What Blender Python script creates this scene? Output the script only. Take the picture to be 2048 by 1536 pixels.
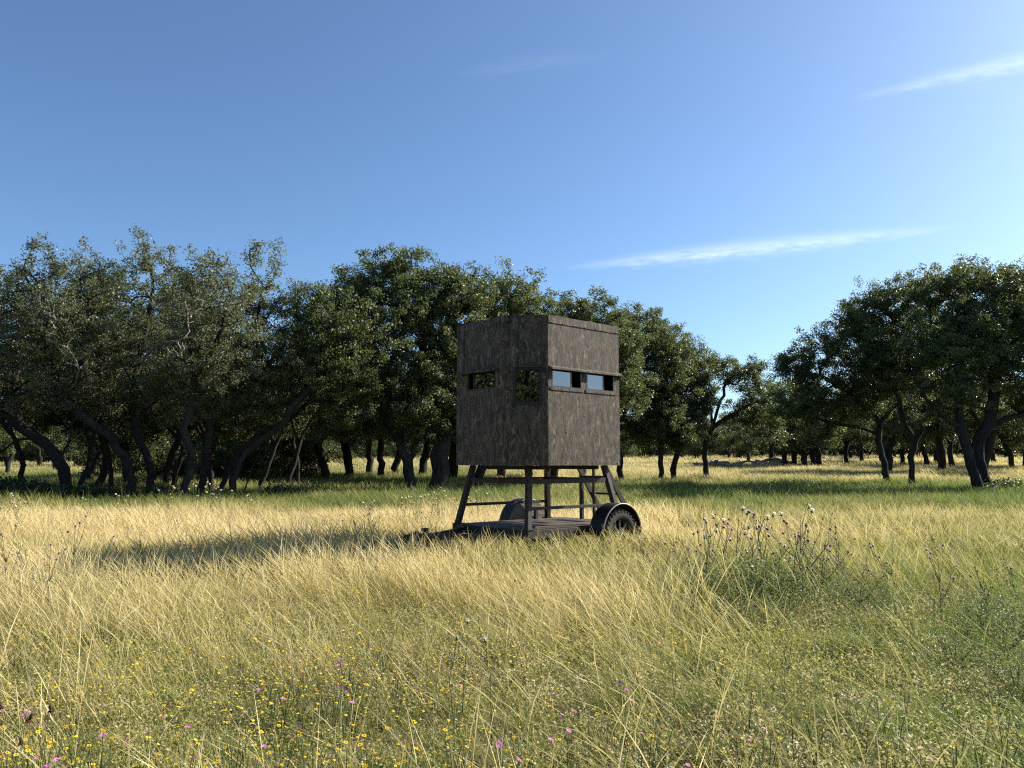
import bpy, bmesh, math, random
import numpy as np
from mathutils import Vector, Matrix, Quaternion

R = math.radians
scene = bpy.context.scene
for o in list(bpy.data.objects):
    bpy.data.objects.remove(o)
COL = scene.collection

# ------------------------------------------------------------------ camera
FPX = 1540.0                       # focal length in photograph pixels (2048 wide)
EYE = 1.42
PITCH = math.atan(160.0 / FPX)
cam_d = bpy.data.cameras.new('camera')
cam = bpy.data.objects.new('camera', cam_d)
COL.objects.link(cam)
cam.location = (0, 0, EYE)
cam.rotation_euler = (R(90) + PITCH, 0, 0)
cam_d.sensor_width = 36.0
cam_d.lens = 36.0 * FPX / 2048.0
cam_d.clip_start = 0.05
cam_d.clip_end = 3000
scene.camera = cam

# ------------------------------------------------------------------ sky and sun
SUN_AZ = R(24)      # measured from +X (right) towards +Y (away)
SUN_EL = R(32)
sun_dir = Vector((math.cos(SUN_AZ) * math.cos(SUN_EL), math.sin(SUN_AZ) * math.cos(SUN_EL), math.sin(SUN_EL)))
sd = bpy.data.lights.new('sun', 'SUN')
sd.energy = 5.0
sd.angle = R(0.5)
sd.color = (1.0, 0.93, 0.80)
sun = bpy.data.objects.new('sun', sd)
COL.objects.link(sun)
sun.rotation_euler = sun_dir.to_track_quat('Z', 'Y').to_euler()
sun.location = (30, 20, 30)

world = bpy.data.worlds.new('World')
scene.world = world
world.use_nodes = True


def pix_dir(px, py):
    dx, dy = (px - 1024) / FPX, (768 - py) / FPX
    c, s = math.cos(PITCH), math.sin(PITCH)
    return Vector((dx, c - dy * s, s + dy * c)).normalized()


def build_world():
    nt = world.node_tree
    nt.nodes.clear()
    N, L = nt.nodes.new, nt.links.new
    out = N('ShaderNodeOutputWorld')
    bg = N('ShaderNodeBackground')
    bg.inputs['Strength'].default_value = 0.083
    sky = N('ShaderNodeTexSky')
    sky.sky_type = 'NISHITA'
    sky.sun_disc = False
    sky.sun_elevation = SUN_EL
    sky.sun_rotation = R(90) - SUN_AZ
    sky.altitude = 0
    sky.air_density = 0.8
    sky.dust_density = 0.95
    sky.ozone_density = 4.0
    tc = N('ShaderNodeTexCoord')
    wb = N('ShaderNodeMix')                 # white balance of the whole sky
    wb.data_type = 'RGBA'
    wb.blend_type = 'MULTIPLY'
    wb.inputs[0].default_value = 1.0
    L(sky.outputs['Color'], wb.inputs[6])
    wb.inputs[7].default_value = (0.89, 1.0, 1.035, 1)
    col = wb.outputs[2]

    def math_(op, a, b=None, clamp=False):
        m = N('ShaderNodeMath')
        m.operation = op
        m.use_clamp = clamp
        for i, v in enumerate((a, b)):
            if v is None:
                continue
            if isinstance(v, (int, float)):
                m.inputs[i].default_value = v
            else:
                L(v, m.inputs[i])
        return m.outputs[0]

    def dot(vec):
        m = N('ShaderNodeVectorMath')
        m.operation = 'DOT_PRODUCT'
        L(tc.outputs['Generated'], m.inputs[0])
        m.inputs[1].default_value = vec
        return m.outputs['Value']
    # thin cirrus streaks: each lies along a great circle of the sky
    for (p0, p1, wid, amp, seed, peak) in (
            ((1120, 537), (1930, 452), 0.0072, 0.33, 3.0, 0.56),
            ((1690, 200), (2650, -10), 0.0065, 0.25, 9.0, 0.45),
            ((900, 150), (1230, 105), 0.007, 0.03, 21.0, 0.5)):
        a, b = pix_dir(*p0), pix_dir(*p1)
        n = a.cross(b).normalized()
        if n.z < 0:
            n = -n
        mid = (a + b).normalized()
        t = (b - a).normalized()
        half = (b - a).length / 2
        s = dot(n)
        al = dot(t)
        alo = math_('SUBTRACT', al, mid.dot(t))
        u = math_('DIVIDE', alo, half)          # -1..1 along the streak
        comb = N('ShaderNodeCombineXYZ')
        L(math_('MULTIPLY', alo, 34.0), comb.inputs[0])
        L(math_('MULTIPLY', s, 170.0), comb.inputs[1])
        comb.inputs[2].default_value = seed
        nz = N('ShaderNodeTexNoise')
        nz.inputs['Scale'].default_value = 1.0
        nz.inputs['Detail'].default_value = 7
        nz.inputs['Roughness'].default_value = 0.65
        L(comb.outputs[0], nz.inputs['Vector'])
        warp = math_('MULTIPLY', math_('SUBTRACT', nz.outputs['Fac'], 0.5), 0.013)
        sw = math_('ADD', s, warp)
        # the streak widens towards its middle
        w_ = math_('ADD', math_('MULTIPLY', math_('SUBTRACT', 1.0, math_('MULTIPLY', u, u), True), wid), wid * 0.25)
        q = math_('DIVIDE', sw, w_)
        g = math_('POWER', 2.718, math_('MULTIPLY', math_('MULTIPLY', q, q), -1.0))
        win = math_('SUBTRACT', 1.0, math_('MULTIPLY', u, u), True)
        front = math_('GREATER_THAN', dot(mid), 0.3)
        m = math_('MULTIPLY', math_('MULTIPLY', g, win), front)
        nn = math_('ADD', math_('MULTIPLY', math_('SUBTRACT', nz.outputs['Fac'], 0.35), 2.2), 0.35, True)
        m = math_('MULTIPLY', math_('MULTIPLY', m, nn), amp, True)
        mx = N('ShaderNodeMix')
        mx.data_type = 'RGBA'
        L(m, mx.inputs[0])
        L(col, mx.inputs[6])
        mx.inputs[7].default_value = (8.6, 9.2, 9.8, 1)
        col = mx.outputs[2]
    L(col, bg.inputs['Color'])
    L(bg.outputs[0], out.inputs['Surface'])


build_world()

vs = scene.view_settings
vs.view_transform = 'Standard'
vs.look = 'None'
vs.exposure = 1.15
vs.gamma = 1.0
vs.use_curve_mapping = False
scene.cycles.max_bounces = 6
scene.cycles.diffuse_bounces = 3
scene.cycles.glossy_bounces = 3
scene.cycles.transmission_bounces = 4
scene.cycles.transparent_max_bounces = 8
scene.cycles.use_denoising = False
scene.cycles.pixel_filter_type = 'BLACKMAN_HARRIS'
scene.cycles.filter_width = 1.2
scene.cycles.sample_clamp_indirect = 4.0
scene.cycles.caustics_reflective = False
scene.cycles.caustics_refractive = False


# ------------------------------------------------------------------ helpers
def gz(x, y):
    """height of the ground (also for arrays)"""
    x = np.asarray(x, float)
    y = np.asarray(y, float)
    d = np.maximum(y - 11.0, 0.0)
    d = d * d / (d + 4.0)
    far = np.minimum(d, 150.0)
    z = far * (0.0215 + 0.00010 * np.clip(x, -60, 90))
    z = z + 0.045 * np.sin(x * 0.7 + 1.3) * np.sin(y * 0.55 + .4) + 0.02 * np.sin(x * 1.9 + y * 1.3)
    return z


def gzf(x, y):
    return float(gz(x, y))


def P(px, py, D):
    d = pix_dir(px, py)
    k = D / d.y
    return Vector((d.x * k, D, EYE + d.z * k))


def tag(o, label=None, cat=None, group=None, kind=None):
    if label:
        o['label'] = label
    if cat:
        o['category'] = cat
    if group:
        o['group'] = group
    if kind:
        o['kind'] = kind
    return o


def empty(name, loc, rz=0.0):
    o = bpy.data.objects.new(name, None)
    o.empty_display_size = 0.1
    o.location = loc
    o.rotation_euler = (0, 0, rz)
    COL.objects.link(o)
    return o


def np_mesh(name, V, F, attrs=None, smooth=False, mats=()):
    """V (n,3), F (m,k) of equal-sized faces"""
    me = bpy.data.meshes.new(name)
    V = np.ascontiguousarray(V, np.float32)
    F = np.ascontiguousarray(F, np.int32)
    me.vertices.add(len(V))
    me.vertices.foreach_set('co', V.ravel())
    me.loops.add(F.size)
    me.loops.foreach_set('vertex_index', F.ravel())
    me.polygons.add(len(F))
    me.polygons.foreach_set('loop_start', np.arange(0, F.size, F.shape[1], dtype=np.int32))
    if smooth:
        me.polygons.foreach_set('use_smooth', np.ones(len(F), bool))
    me.update(calc_edges=True)
    for k, a in (attrs or {}).items():
        at = me.attributes.new(k, 'FLOAT', 'POINT')
        at.data.foreach_set('value', np.ascontiguousarray(a, np.float32))
    for m in mats:
        me.materials.append(m)
    return me


def link(name, me, parent=None, loc=None, rot=None):
    o = bpy.data.objects.new(name, me)
    COL.objects.link(o)
    if parent is not None:
        o.parent = parent
    if loc is not None:
        o.location = loc
    if rot is not None:
        o.rotation_euler = rot
    return o


class MB:
    """collects shapes into one mesh"""
    def __init__(s):
        s.v, s.f, s.sm = [], [], []

    def add(s, vs_, fs, smooth=False):
        n = len(s.v)
        s.v += [tuple(p) for p in vs_]
        s.f += [tuple(i + n for i in f) for f in fs]
        s.sm += [smooth] * len(fs)
        return s

    def box(s, c, d, rot=None):
        c = Vector(c)
        hx, hy, hz = d[0] / 2, d[1] / 2, d[2] / 2
        ps = [Vector((x, y, z)) for z in (-hz, hz) for y in (-hy, hy) for x in (-hx, hx)]
        if rot is not None:
            ps = [rot @ p for p in ps]
        ps = [p + c for p in ps]
        return s.add(ps, [(0, 2, 3, 1), (4, 5, 7, 6), (0, 1, 5, 4), (2, 6, 7, 3), (0, 4, 6, 2), (1, 3, 7, 5)])

    def lohi(s, lo, hi):
        return s.box([(a + b) / 2 for a, b in zip(lo, hi)], [b - a for a, b in zip(lo, hi)])

    def beam(s, a, b, w, h, up=(0, 0, 1)):
        a, b = Vector(a), Vector(b)
        d = (b - a)
        L_ = d.length
        d.normalize()
        up = Vector(up)
        sx = d.cross(up)
        if sx.length < 1e-3:
            sx = d.cross(Vector((1, 0, 0)))
        sx.normalize()
        uz = sx.cross(d)
        m = Matrix((sx, d, uz)).transposed()
        return s.box((a + b) / 2, (w, L_, h), m)

    def tube(s, pts, rad, n=8, cap=True, smooth=True):
        pts = [Vector(p) for p in pts]
        if not hasattr(rad, '__len__'):
            rad = [rad] * len(pts)
        rings = []
        ref = None
        for i, p in enumerate(pts):
            if i == 0:
                d = pts[1] - pts[0]
            elif i == len(pts) - 1:
                d = pts[-1] - pts[-2]
            else:
                d = (pts[i + 1] - pts[i]).normalized() + (pts[i] - pts[i - 1]).normalized()
            if d.length < 1e-9:
                d = Vector((0, 0, 1))
            d.normalize()
            if ref is None:
                ref = Vector((0, 0, 1)).cross(d)
                if ref.length < 1e-3:
                    ref = Vector((1, 0, 0))
            ref = (ref - d * ref.dot(d))
            if ref.length < 1e-6:
                ref = d.orthogonal()
            ref.normalize()
            bi = d.cross(ref)
            rings.append([p + (ref * math.cos(k * 2 * math.pi / n) + bi * math.sin(k * 2 * math.pi / n)) * rad[i] for k in range(n)])
        vs_ = [q for r_ in rings for q in r_]
        fs = []
        for i in range(len(rings) - 1):
            for k in range(n):
                a, b = i * n + k, i * n + (k + 1) % n
                fs.append((a, b, b + n, a + n))
        if cap:
            fs.append(tuple(range(n - 1, -1, -1)))
            o = (len(rings) - 1) * n
            fs.append(tuple(range(o, o + n)))
        return s.add(vs_, fs, smooth)

    def lathe(s, prof, n=32, axis='Y', c=(0, 0, 0), smooth=True):
        """prof: list of (radius, height); closed loop around the axis"""
        vs_ = []
        for (r_, h) in prof:
            for k in range(n):
                a = 2 * math.pi * k / n
                p = (r_ * math.cos(a), h, r_ * math.sin(a)) if axis == 'Y' else (r_ * math.cos(a), r_ * math.sin(a), h)
                vs_.append((p[0] + c[0], p[1] + c[1], p[2] + c[2]))
        fs = []
        for i in range(len(prof) - 1):
            for k in range(n):
                a, b = i * n + k, i * n + (k + 1) % n
                fs.append((a, b, b + n, a + n))
        return s.add(vs_, fs, smooth)

    def mesh(s, name, mat):
        me = bpy.data.meshes.new(name)
        me.from_pydata(s.v, [], s.f)
        me.polygons.foreach_set('use_smooth', s.sm)
        bm = bmesh.new()
        bm.from_mesh(me)
        bmesh.ops.recalc_face_normals(bm, faces=bm.faces)
        bm.to_mesh(me)
        bm.free()
        me.update()
        if mat:
            me.materials.append(mat)
        return me

    def obj(s, name, mat, parent=None, bevel=0.0):
        o = link(name, s.mesh(name, mat), parent)
        if bevel:
            b = o.modifiers.new('bevel', 'BEVEL')
            b.width = bevel
            b.segments = 2
            b.limit_method = 'ANGLE'
        return o


# ------------------------------------------------------------------ materials
def new_mat(name):
    m = bpy.data.materials.new(name)
    m.use_nodes = True
    nt = m.node_tree
    nt.nodes.clear()
    out = nt.nodes.new('ShaderNodeOutputMaterial')
    return m, nt, nt.nodes.new, nt.links.new, out


def ramp(nt, stops):
    r_ = nt.nodes.new('ShaderNodeValToRGB')
    el = r_.color_ramp.elements
    while len(el) > 1:
        el.remove(el[-1])
    el[0].position, el[0].color = stops[0][0], (*stops[0][1], 1)
    for p, c in stops[1:]:
        e = el.new(p)
        e.color = (*c, 1)
    return r_


def noise(nt, scale, detail=4, vec=None, rough=0.55):
    n = nt.nodes.new('ShaderNodeTexNoise')
    n.inputs['Scale'].default_value = scale
    n.inputs['Detail'].default_value = detail
    n.inputs['Roughness'].default_value = rough
    if vec is not None:
        nt.links.new(vec, n.inputs['Vector'])
    return n


def mix(nt, fac, a, b, mode='MIX'):
    m = nt.nodes.new('ShaderNodeMix')
    m.data_type = 'RGBA'
    m.blend_type = mode
    for i, v in ((0, fac), (6, a), (7, b)):
        if isinstance(v, (int, float)):
            m.inputs[i].default_value = v
        elif isinstance(v, tuple):
            m.inputs[i].default_value = (*v, 1)
        else:
            nt.links.new(v, m.inputs[i])
    return m.outputs[2]


def mth(nt, op, a, b=0.0, clamp=False):
    m = nt.nodes.new('ShaderNodeMath')
    m.operation = op
    m.use_clamp = clamp
    for i, v in enumerate((a, b)):
        if isinstance(v, (int, float)):
            m.inputs[i].default_value = v
        else:
            nt.links.new(v, m.inputs[i])
    return m.outputs[0]


def metal_mat(name, c, rough=0.55, var=0.3, spec=0.4, bump=0.0, bscale=60):
    m, nt, N, L, out = new_mat(name)
    tc = N('ShaderNodeTexCoord')
    n1 = noise(nt, 7, 6, tc.outputs['Object'])
    n2 = noise(nt, 45, 3, tc.outputs['Object'])
    rp = ramp(nt, [(0.3, tuple(x * (1 - var) for x in c)), (0.7, tuple(x * (1 + var) for x in c))])
    L(n1.outputs['Fac'], rp.inputs[0])
    dust = mix(nt, mth(nt, 'MULTIPLY', mth(nt, 'SUBTRACT', n2.outputs['Fac'], 0.5, True), 1.2), rp.outputs[0], (0.16, 0.13, 0.10))
    p = N('ShaderNodeBsdfPrincipled')
    L(dust, p.inputs['Base Color'])
    p.inputs['Roughness'].default_value = rough
    p.inputs['Specular IOR Level'].default_value = spec
    if bump:
        b = N('ShaderNodeBump')
        b.inputs['Strength'].default_value = bump
        b.inputs['Distance'].default_value = 0.01
        L(noise(nt, bscale, 4, tc.outputs['Object']).outputs['Fac'], b.inputs['Height'])
        L(b.outputs[0], p.inputs['Normal'])
    L(p.outputs[0], out.inputs['Surface'])
    return m


def diamond_mat(name, c, scale=(28, 28, 28), axes='xy', rough=0.5):
    """steel tread plate: rows of raised lozenges"""
    m, nt, N, L, out = new_mat(name)
    tc = N('ShaderNodeTexCoord')
    sx = N('ShaderNodeSeparateXYZ')
    L(tc.outputs['Object'], sx.inputs[0])
    A = {'x': 0, 'y': 1, 'z': 2}
    a, b = sx.outputs[A[axes[0]]], sx.outputs[A[axes[1]]]
    u = mth(nt, 'MULTIPLY', mth(nt, 'ADD', a, b), 150.0)
    v = mth(nt, 'MULTIPLY', mth(nt, 'SUBTRACT', a, b), 150.0)
    su, sv = mth(nt, 'SINE', u), mth(nt, 'SINE', v)
    h = mth(nt, 'MULTIPLY', su, sv)
    msk = mth(nt, 'GREATER_THAN', h, 0.15)
    n1 = noise(nt, 6, 6, tc.outputs['Object'])
    rp = ramp(nt, [(0.3, tuple(x * .7 for x in c)), (0.7, tuple(x * 1.35 for x in c))])
    L(n1.outputs['Fac'], rp.inputs[0])
    colr = mix(nt, mth(nt, 'MULTIPLY', msk, 0.5), rp.outputs[0], (0.24, 0.19, 0.15))
    p = N('ShaderNodeBsdfPrincipled')
    L(colr, p.inputs['Base Color'])
    p.inputs['Roughness'].default_value = rough
    p.inputs['Metallic'].default_value = 0.2
    bp = N('ShaderNodeBump')
    bp.inputs['Strength'].default_value = 0.9
    bp.inputs['Distance'].default_value = 0.004
    L(mth(nt, 'MAXIMUM', h, 0.0), bp.inputs['Height'])
    L(bp.outputs[0], p.inputs['Normal'])
    L(p.outputs[0], out.inputs['Surface'])
    return m


def camo_mat():
    """printed bark-and-twig camouflage sheet"""
    m, nt, N, L, out = new_mat('camo_sheet')
    tc = N('ShaderNodeTexCoord')
    base = tc.outputs['Object']

    def mapped(sc, rot=(0, 0, 0)):
        mp = N('ShaderNodeMapping')
        mp.inputs['Scale'].default_value = sc
        mp.inputs['Rotation'].default_value = rot
        L(base, mp.inputs[0])
        return mp.outputs[0]
    # bark columns: noise stretched along the height
    nb = noise(nt, 1.0, 6, mapped((14, 14, 4.2)), 0.62)
    nf = noise(nt, 1.0, 5, mapped((52, 52, 15)), 0.6)
    nblot = noise(nt, 4.5, 4, base)
    col = ramp(nt, [(0.36, (0.007, 0.0056, 0.0045)), (0.46, (0.036, 0.028, 0.0205)), (0.53, (0.084, 0.067, 0.049)), (0.64, (0.205, 0.170, 0.128))])
    s = mth(nt, 'ADD', mth(nt, 'MULTIPLY', nb.outputs['Fac'], 0.55), mth(nt, 'MULTIPLY', nf.outputs['Fac'], 0.45))
    L(s, col.inputs[0])
    c = mix(nt, mth(nt, 'MULTIPLY', mth(nt, 'SUBTRACT', nblot.outputs['Fac'], 0.45, True), 2.2, True), col.outputs[0], (0.075, 0.052, 0.034), 'MIX')
    # pale and dark twigs: thin level lines of warped noise
    for (sc, rot, lev, wd, cc, amt) in (((8, 8, 2.6), (0, 0.5, 0), 0.5, 0.010, (0.26, 0.23, 0.185), 0.75),
                                      ((5, 5, 2.4), (0.4, -0.7, 0.2), 0.47, 0.012, (0.012, 0.010, 0.008), 0.9),
                                      ((16, 16, 6), (0.2, 0.9, 0.1), 0.53, 0.014, (0.22, 0.19, 0.15), 0.7),
                                      ((3.5, 3.5, 0.8), (0, 0.05, 0), 0.52, 0.006, (0.010, 0.008, 0.007), 0.9)):
        nn = noise(nt, 1.0, 1.5, mapped(sc, rot), 0.4)
        d = mth(nt, 'ABSOLUTE', mth(nt, 'SUBTRACT', nn.outputs['Fac'], lev))
        msk = mth(nt, 'MULTIPLY', mth(nt, 'SUBTRACT', 1.0, mth(nt, 'DIVIDE', d, wd), True), amt)
        c = mix(nt, msk, c, cc)
    # dust and weathering
    dn = noise(nt, 2.2, 6, base, 0.7)
    c = mix(nt, mth(nt, 'MULTIPLY', dn.outputs['Fac'], 0.22), c, (0.125, 0.100, 0.070))
    sx = N('ShaderNodeSeparateXYZ')
    L(base, sx.inputs[0])
    wav = mth(nt, 'FRACT', mth(nt, 'MULTIPLY', mth(nt, 'ADD', sx.outputs[0], 5.07), 3.05))      # printed plank lines
    ln = mth(nt, 'LESS_THAN', wav, 0.022)
    c = mix(nt, mth(nt, 'MULTIPLY', ln, mth(nt, 'MULTIPLY', nblot.outputs['Fac'], 1.2, True)), c, (0.014, 0.011, 0.008))
    st = noise(nt, 1.0, 3, mapped((22, 22, .5)), 0.6)                                            # rain streaks
    c = mix(nt, mth(nt, 'MULTIPLY', mth(nt, 'SUBTRACT', st.outputs['Fac'], 0.58, True), 0.9, True), c, (0.20, 0.175, 0.145))
    p = N('ShaderNodeBsdfPrincipled')
    L(c, p.inputs['Base Color'])
    p.inputs['Roughness'].default_value = 0.75
    p.inputs['Specular IOR Level'].default_value = 0.25
    bp = N('ShaderNodeBump')
    bp.inputs['Strength'].default_value = 0.25
    bp.inputs['Distance'].default_value = 0.006
    L(nf.outputs['Fac'], bp.inputs['Height'])
    L(bp.outputs[0], p.inputs['Normal'])
    L(p.outputs[0], out.inputs['Surface'])
    return m


def glass_mat():
    m, nt, N, L, out = new_mat('tinted_glass')
    g = N('ShaderNodeBsdfGlossy')
    g.inputs['Roughness'].default_value = 0.015
    g.inputs['Color'].default_value = (0.86, 0.9, 0.95, 1)
    t = N('ShaderNodeBsdfTransparent')
    t.inputs['Color'].default_value = (0.16, 0.17, 0.18, 1)
    fr = N('ShaderNodeFresnel')
    fr.inputs['IOR'].default_value = 1.5
    f = mth(nt, 'ADD', mth(nt, 'MULTIPLY', fr.outputs[0], 0.9), 0.16, True)
    mx = N('ShaderNodeMixShader')
    L(f, mx.inputs[0])
    L(t.outputs[0], mx.inputs[1])
    L(g.outputs[0], mx.inputs[2])
    L(mx.outputs[0], out.inputs['Surface'])
    return m


def rubber_mat():
    m, nt, N, L, out = new_mat('tyre_rubber')
    tc = N('ShaderNodeTexCoord')
    n1 = noise(nt, 9, 5, tc.outputs['Object'])
    rp = ramp(nt, [(0.35, (0.012, 0.012, 0.013)), (0.7, (0.035, 0.033, 0.03))])
    L(n1.outputs['Fac'], rp.inputs[0])
    p = N('ShaderNodeBsdfPrincipled')
    L(rp.outputs[0], p.inputs['Base Color'])
    p.inputs['Roughness'].default_value = 0.8
    L(p.outputs[0], out.inputs['Surface'])
    return m


def bark_mat(name, dark, light):
    m, nt, N, L, out = new_mat(name)
    tc = N('ShaderNodeTexCoord')
    mp = N('ShaderNodeMapping')
    mp.inputs['Scale'].default_value = (14, 14, 3.2)
    L(tc.outputs['Object'], mp.inputs[0])
    n1 = noise(nt, 1.0, 6, mp.outputs[0], 0.7)
    n2 = noise(nt, 1.3, 4, tc.outputs['Object'])
    s = mth(nt, 'ADD', mth(nt, 'MULTIPLY', n1.outputs['Fac'], 0.65), mth(nt, 'MULTIPLY', n2.outputs['Fac'], 0.35))
    rp = ramp(nt, [(0.35, dark), (0.65, light)])
    L(s, rp.inputs[0])
    p = N('ShaderNodeBsdfPrincipled')
    L(rp.outputs[0], p.inputs['Base Color'])
    p.inputs['Roughness'].default_value = 0.95
    p.inputs['Specular IOR Level'].default_value = 0.1
    bp = N('ShaderNodeBump')
    bp.inputs['Strength'].default_value = 1.0
    bp.inputs['Distance'].default_value = 0.03
    L(n1.outputs['Fac'], bp.inputs['Height'])
    L(bp.outputs[0], p.inputs['Normal'])
    L(p.outputs[0], out.inputs['Surface'])
    return m


def leaf_mat(name, c0, c1, c2, trans, tf=0.28, rough=0.38):
    m, nt, N, L, out = new_mat(name)
    at = N('ShaderNodeAttribute')
    at.attribute_name = 'rnd'
    oi = N('ShaderNodeObjectInfo')
    tc = N('ShaderNodeTexCoord')
    n1 = noise(nt, 0.9, 3, tc.outputs['Object'])
    s = mth(nt, 'ADD', mth(nt, 'MULTIPLY', at.outputs['Fac'], 0.55), mth(nt, 'MULTIPLY', n1.outputs['Fac'], 0.45))
    rp = ramp(nt, [(0.2, c0), (0.5, c1), (0.8, c2)])
    L(s, rp.inputs[0])
    hs = N('ShaderNodeHueSaturation')
    L(rp.outputs[0], hs.inputs['Color'])
    L(mth(nt, 'ADD', mth(nt, 'MULTIPLY', oi.outputs['Random'], 0.35), 0.82), hs.inputs['Value'])
    p = N('ShaderNodeBsdfPrincipled')
    L(hs.outputs[0], p.inputs['Base Color'])
    p.inputs['Roughness'].default_value = rough
    p.inputs['Specular IOR Level'].default_value = 0.35
    t = N('ShaderNodeBsdfTranslucent')
    t.inputs['Color'].default_value = (*trans, 1)
    mx = N('ShaderNodeMixShader')
    mx.inputs[0].default_value = tf
    L(p.outputs[0], mx.inputs[1])
    L(t.outputs[0], mx.inputs[2])
    L(mx.outputs[0], out.inputs['Surface'])
    return m


def grass_mat(name, green, olive, gold, pale, tf=0.4):
    """instance attribute 'dry' and blade attributes t (height) and rnd choose between green and straw"""
    m, nt, N, L, out = new_mat(name)
    ai = N('ShaderNodeAttribute')
    ai.attribute_type = 'INSTANCER'
    ai.attribute_name = 'dry'
    at = N('ShaderNodeAttribute')
    at.attribute_name = 't'
    ar = N('ShaderNodeAttribute')
    ar.attribute_name = 'rnd'
    # dryness grows towards the tip, differs from blade to blade
    d = mth(nt, 'ADD', ai.outputs['Fac'], mth(nt, 'MULTIPLY', mth(nt, 'SUBTRACT', ar.outputs['Fac'], 0.5), 0.55))
    d = mth(nt, 'ADD', d, mth(nt, 'MULTIPLY', mth(nt, 'SUBTRACT', at.outputs['Fac'], 0.5), 0.35), True)
    rp = ramp(nt, [(0.12, green), (0.42, olive), (0.68, gold), (1.0, pale)])
    L(d, rp.inputs[0])
    df = N('ShaderNodeBsdfPrincipled')
    L(rp.outputs[0], df.inputs['Base Color'])
    df.inputs['Roughness'].default_value = 0.55
    df.inputs['Specular IOR Level'].default_value = 0.3
    t = N('ShaderNodeBsdfTranslucent')
    L(rp.outputs[0], t.inputs['Color'])
    mx = N('ShaderNodeMixShader')
    mx.inputs[0].default_value = tf
    L(df.outputs[0], mx.inputs[1])
    L(t.outputs[0], mx.inputs[2])
    L(mx.outputs[0], out.inputs['Surface'])
    return m


def flat_mat(name, c, rough=0.7, tf=0.25, var=0.25):
    m, nt, N, L, out = new_mat(name)
    oi = N('ShaderNodeObjectInfo')
    hs = N('ShaderNodeHueSaturation')
    hs.inputs['Color'].default_value = (*c, 1)
    L(mth(nt, 'ADD', mth(nt, 'MULTIPLY', oi.outputs['Random'], var * 2), 1 - var), hs.inputs['Value'])
    p = N('ShaderNodeBsdfPrincipled')
    L(hs.outputs[0], p.inputs['Base Color'])
    p.inputs['Roughness'].default_value = rough
    p.inputs['Specular IOR Level'].default_value = 0.2
    t = N('ShaderNodeBsdfTranslucent')
    L(hs.outputs[0], t.inputs['Color'])
    mx = N('ShaderNodeMixShader')
    mx.inputs[0].default_value = tf
    L(p.outputs[0], mx.inputs[1])
    L(t.outputs[0], mx.inputs[2])
    L(mx.outputs[0], out.inputs['Surface'])
    return m


M_CAMO = camo_mat()
M_FRAME = metal_mat('painted_brown_steel', (0.026, 0.021, 0.017), 0.6, 0.35, 0.25)
M_DARK = metal_mat('black_steel', (0.016, 0.016, 0.017), 0.5, 0.3)
M_TREAD = diamond_mat('tread_plate_deck', (0.09, 0.072, 0.056), axes='xy')
M_TREADV = diamond_mat('tread_plate_wall', (0.055, 0.047, 0.042), axes='xz')
M_FENDER = metal_mat('fender_paint', (0.012, 0.0115, 0.0125), 0.45, 0.25, 0.3)
M_LIP = metal_mat('bare_steel_edge', (0.30, 0.28, 0.25), 0.45, 0.25, 0.6)
M_RUBBER = rubber_mat()
M_RIM = metal_mat('black_rim', (0.02, 0.02, 0.021), 0.4, 0.3, 0.5)
M_GLASS = glass_mat()
M_WFRAME = metal_mat('black_window_frame', (0.012, 0.012, 0.013), 0.4, 0.2, 0.5)
M_INSIDE = metal_mat('dark_lining', (0.014, 0.012, 0.011), 0.9, 0.2, 0.1)
M_CHAIN = metal_mat('galvanised_steel', (0.22, 0.22, 0.22), 0.4, 0.2, 0.6)
M_BARK = bark_mat('oak_bark', (0.013, 0.011, 0.010), (0.062, 0.054, 0.047))
M_LEAF = leaf_mat('oak_leaf', (0.040, 0.055, 0.022), (0.080, 0.100, 0.038), (0.140, 0.155, 0.068), (0.17, 0.21, 0.06), .34, .45)
M_LEAF2 = leaf_mat('oak_leaf_thin', (0.070, 0.084, 0.046), (0.118, 0.134, 0.072), (0.180, 0.192, 0.110), (0.20, 0.22, 0.09), .38, .45)
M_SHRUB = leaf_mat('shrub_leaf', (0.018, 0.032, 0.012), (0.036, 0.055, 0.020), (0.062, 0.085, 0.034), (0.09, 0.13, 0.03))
M_GRASS = grass_mat('tall_grass', (0.125, 0.185, 0.040), (0.30, 0.290, 0.088), (0.57, 0.470, 0.195), (0.75, 0.63, 0.35), 0.46)
M_FORB = grass_mat('low_forbs', (0.18, 0.26, 0.055), (0.36, 0.37, 0.115), (0.50, 0.42, 0.19), (0.66, 0.58, 0.40), 0.42)
M_YEL = flat_mat('yellow_petals', (0.80, 0.56, 0.03), 0.6, 0.3)
M_ORA = flat_mat('orange_disc', (0.55, 0.26, 0.02))
M_PINK = flat_mat('pink_petals', (0.62, 0.22, 0.50), 0.6, 0.3)
M_WHITE = flat_mat('white_petals', (0.86, 0.80, 0.66), 0.6, 0.5)
M_PURP = flat_mat('purple_florets', (0.64, 0.33, 0.60), 0.6, 0.55)
M_DRYHEAD = flat_mat('dry_flower_head', (0.06, 0.04, 0.028), 0.9, 0.1)
M_MAROON = flat_mat('maroon_petals', (0.055, 0.008, 0.008), 0.7, 0.1)
M_STEM = flat_mat('green_stem', (0.10, 0.13, 0.05), 0.6, 0.2)
M_THLEAF = flat_mat('thistle_leaf', (0.085, 0.115, 0.055), 0.6, 0.25)
M_PALE = flat_mat('weathered_rubble', (0.30, 0.27, 0.22), 0.9, 0.0)
M_DEADWOOD = bark_mat('grey_deadwood', (0.14, 0.125, 0.11), (0.34, 0.31, 0.27))


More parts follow.
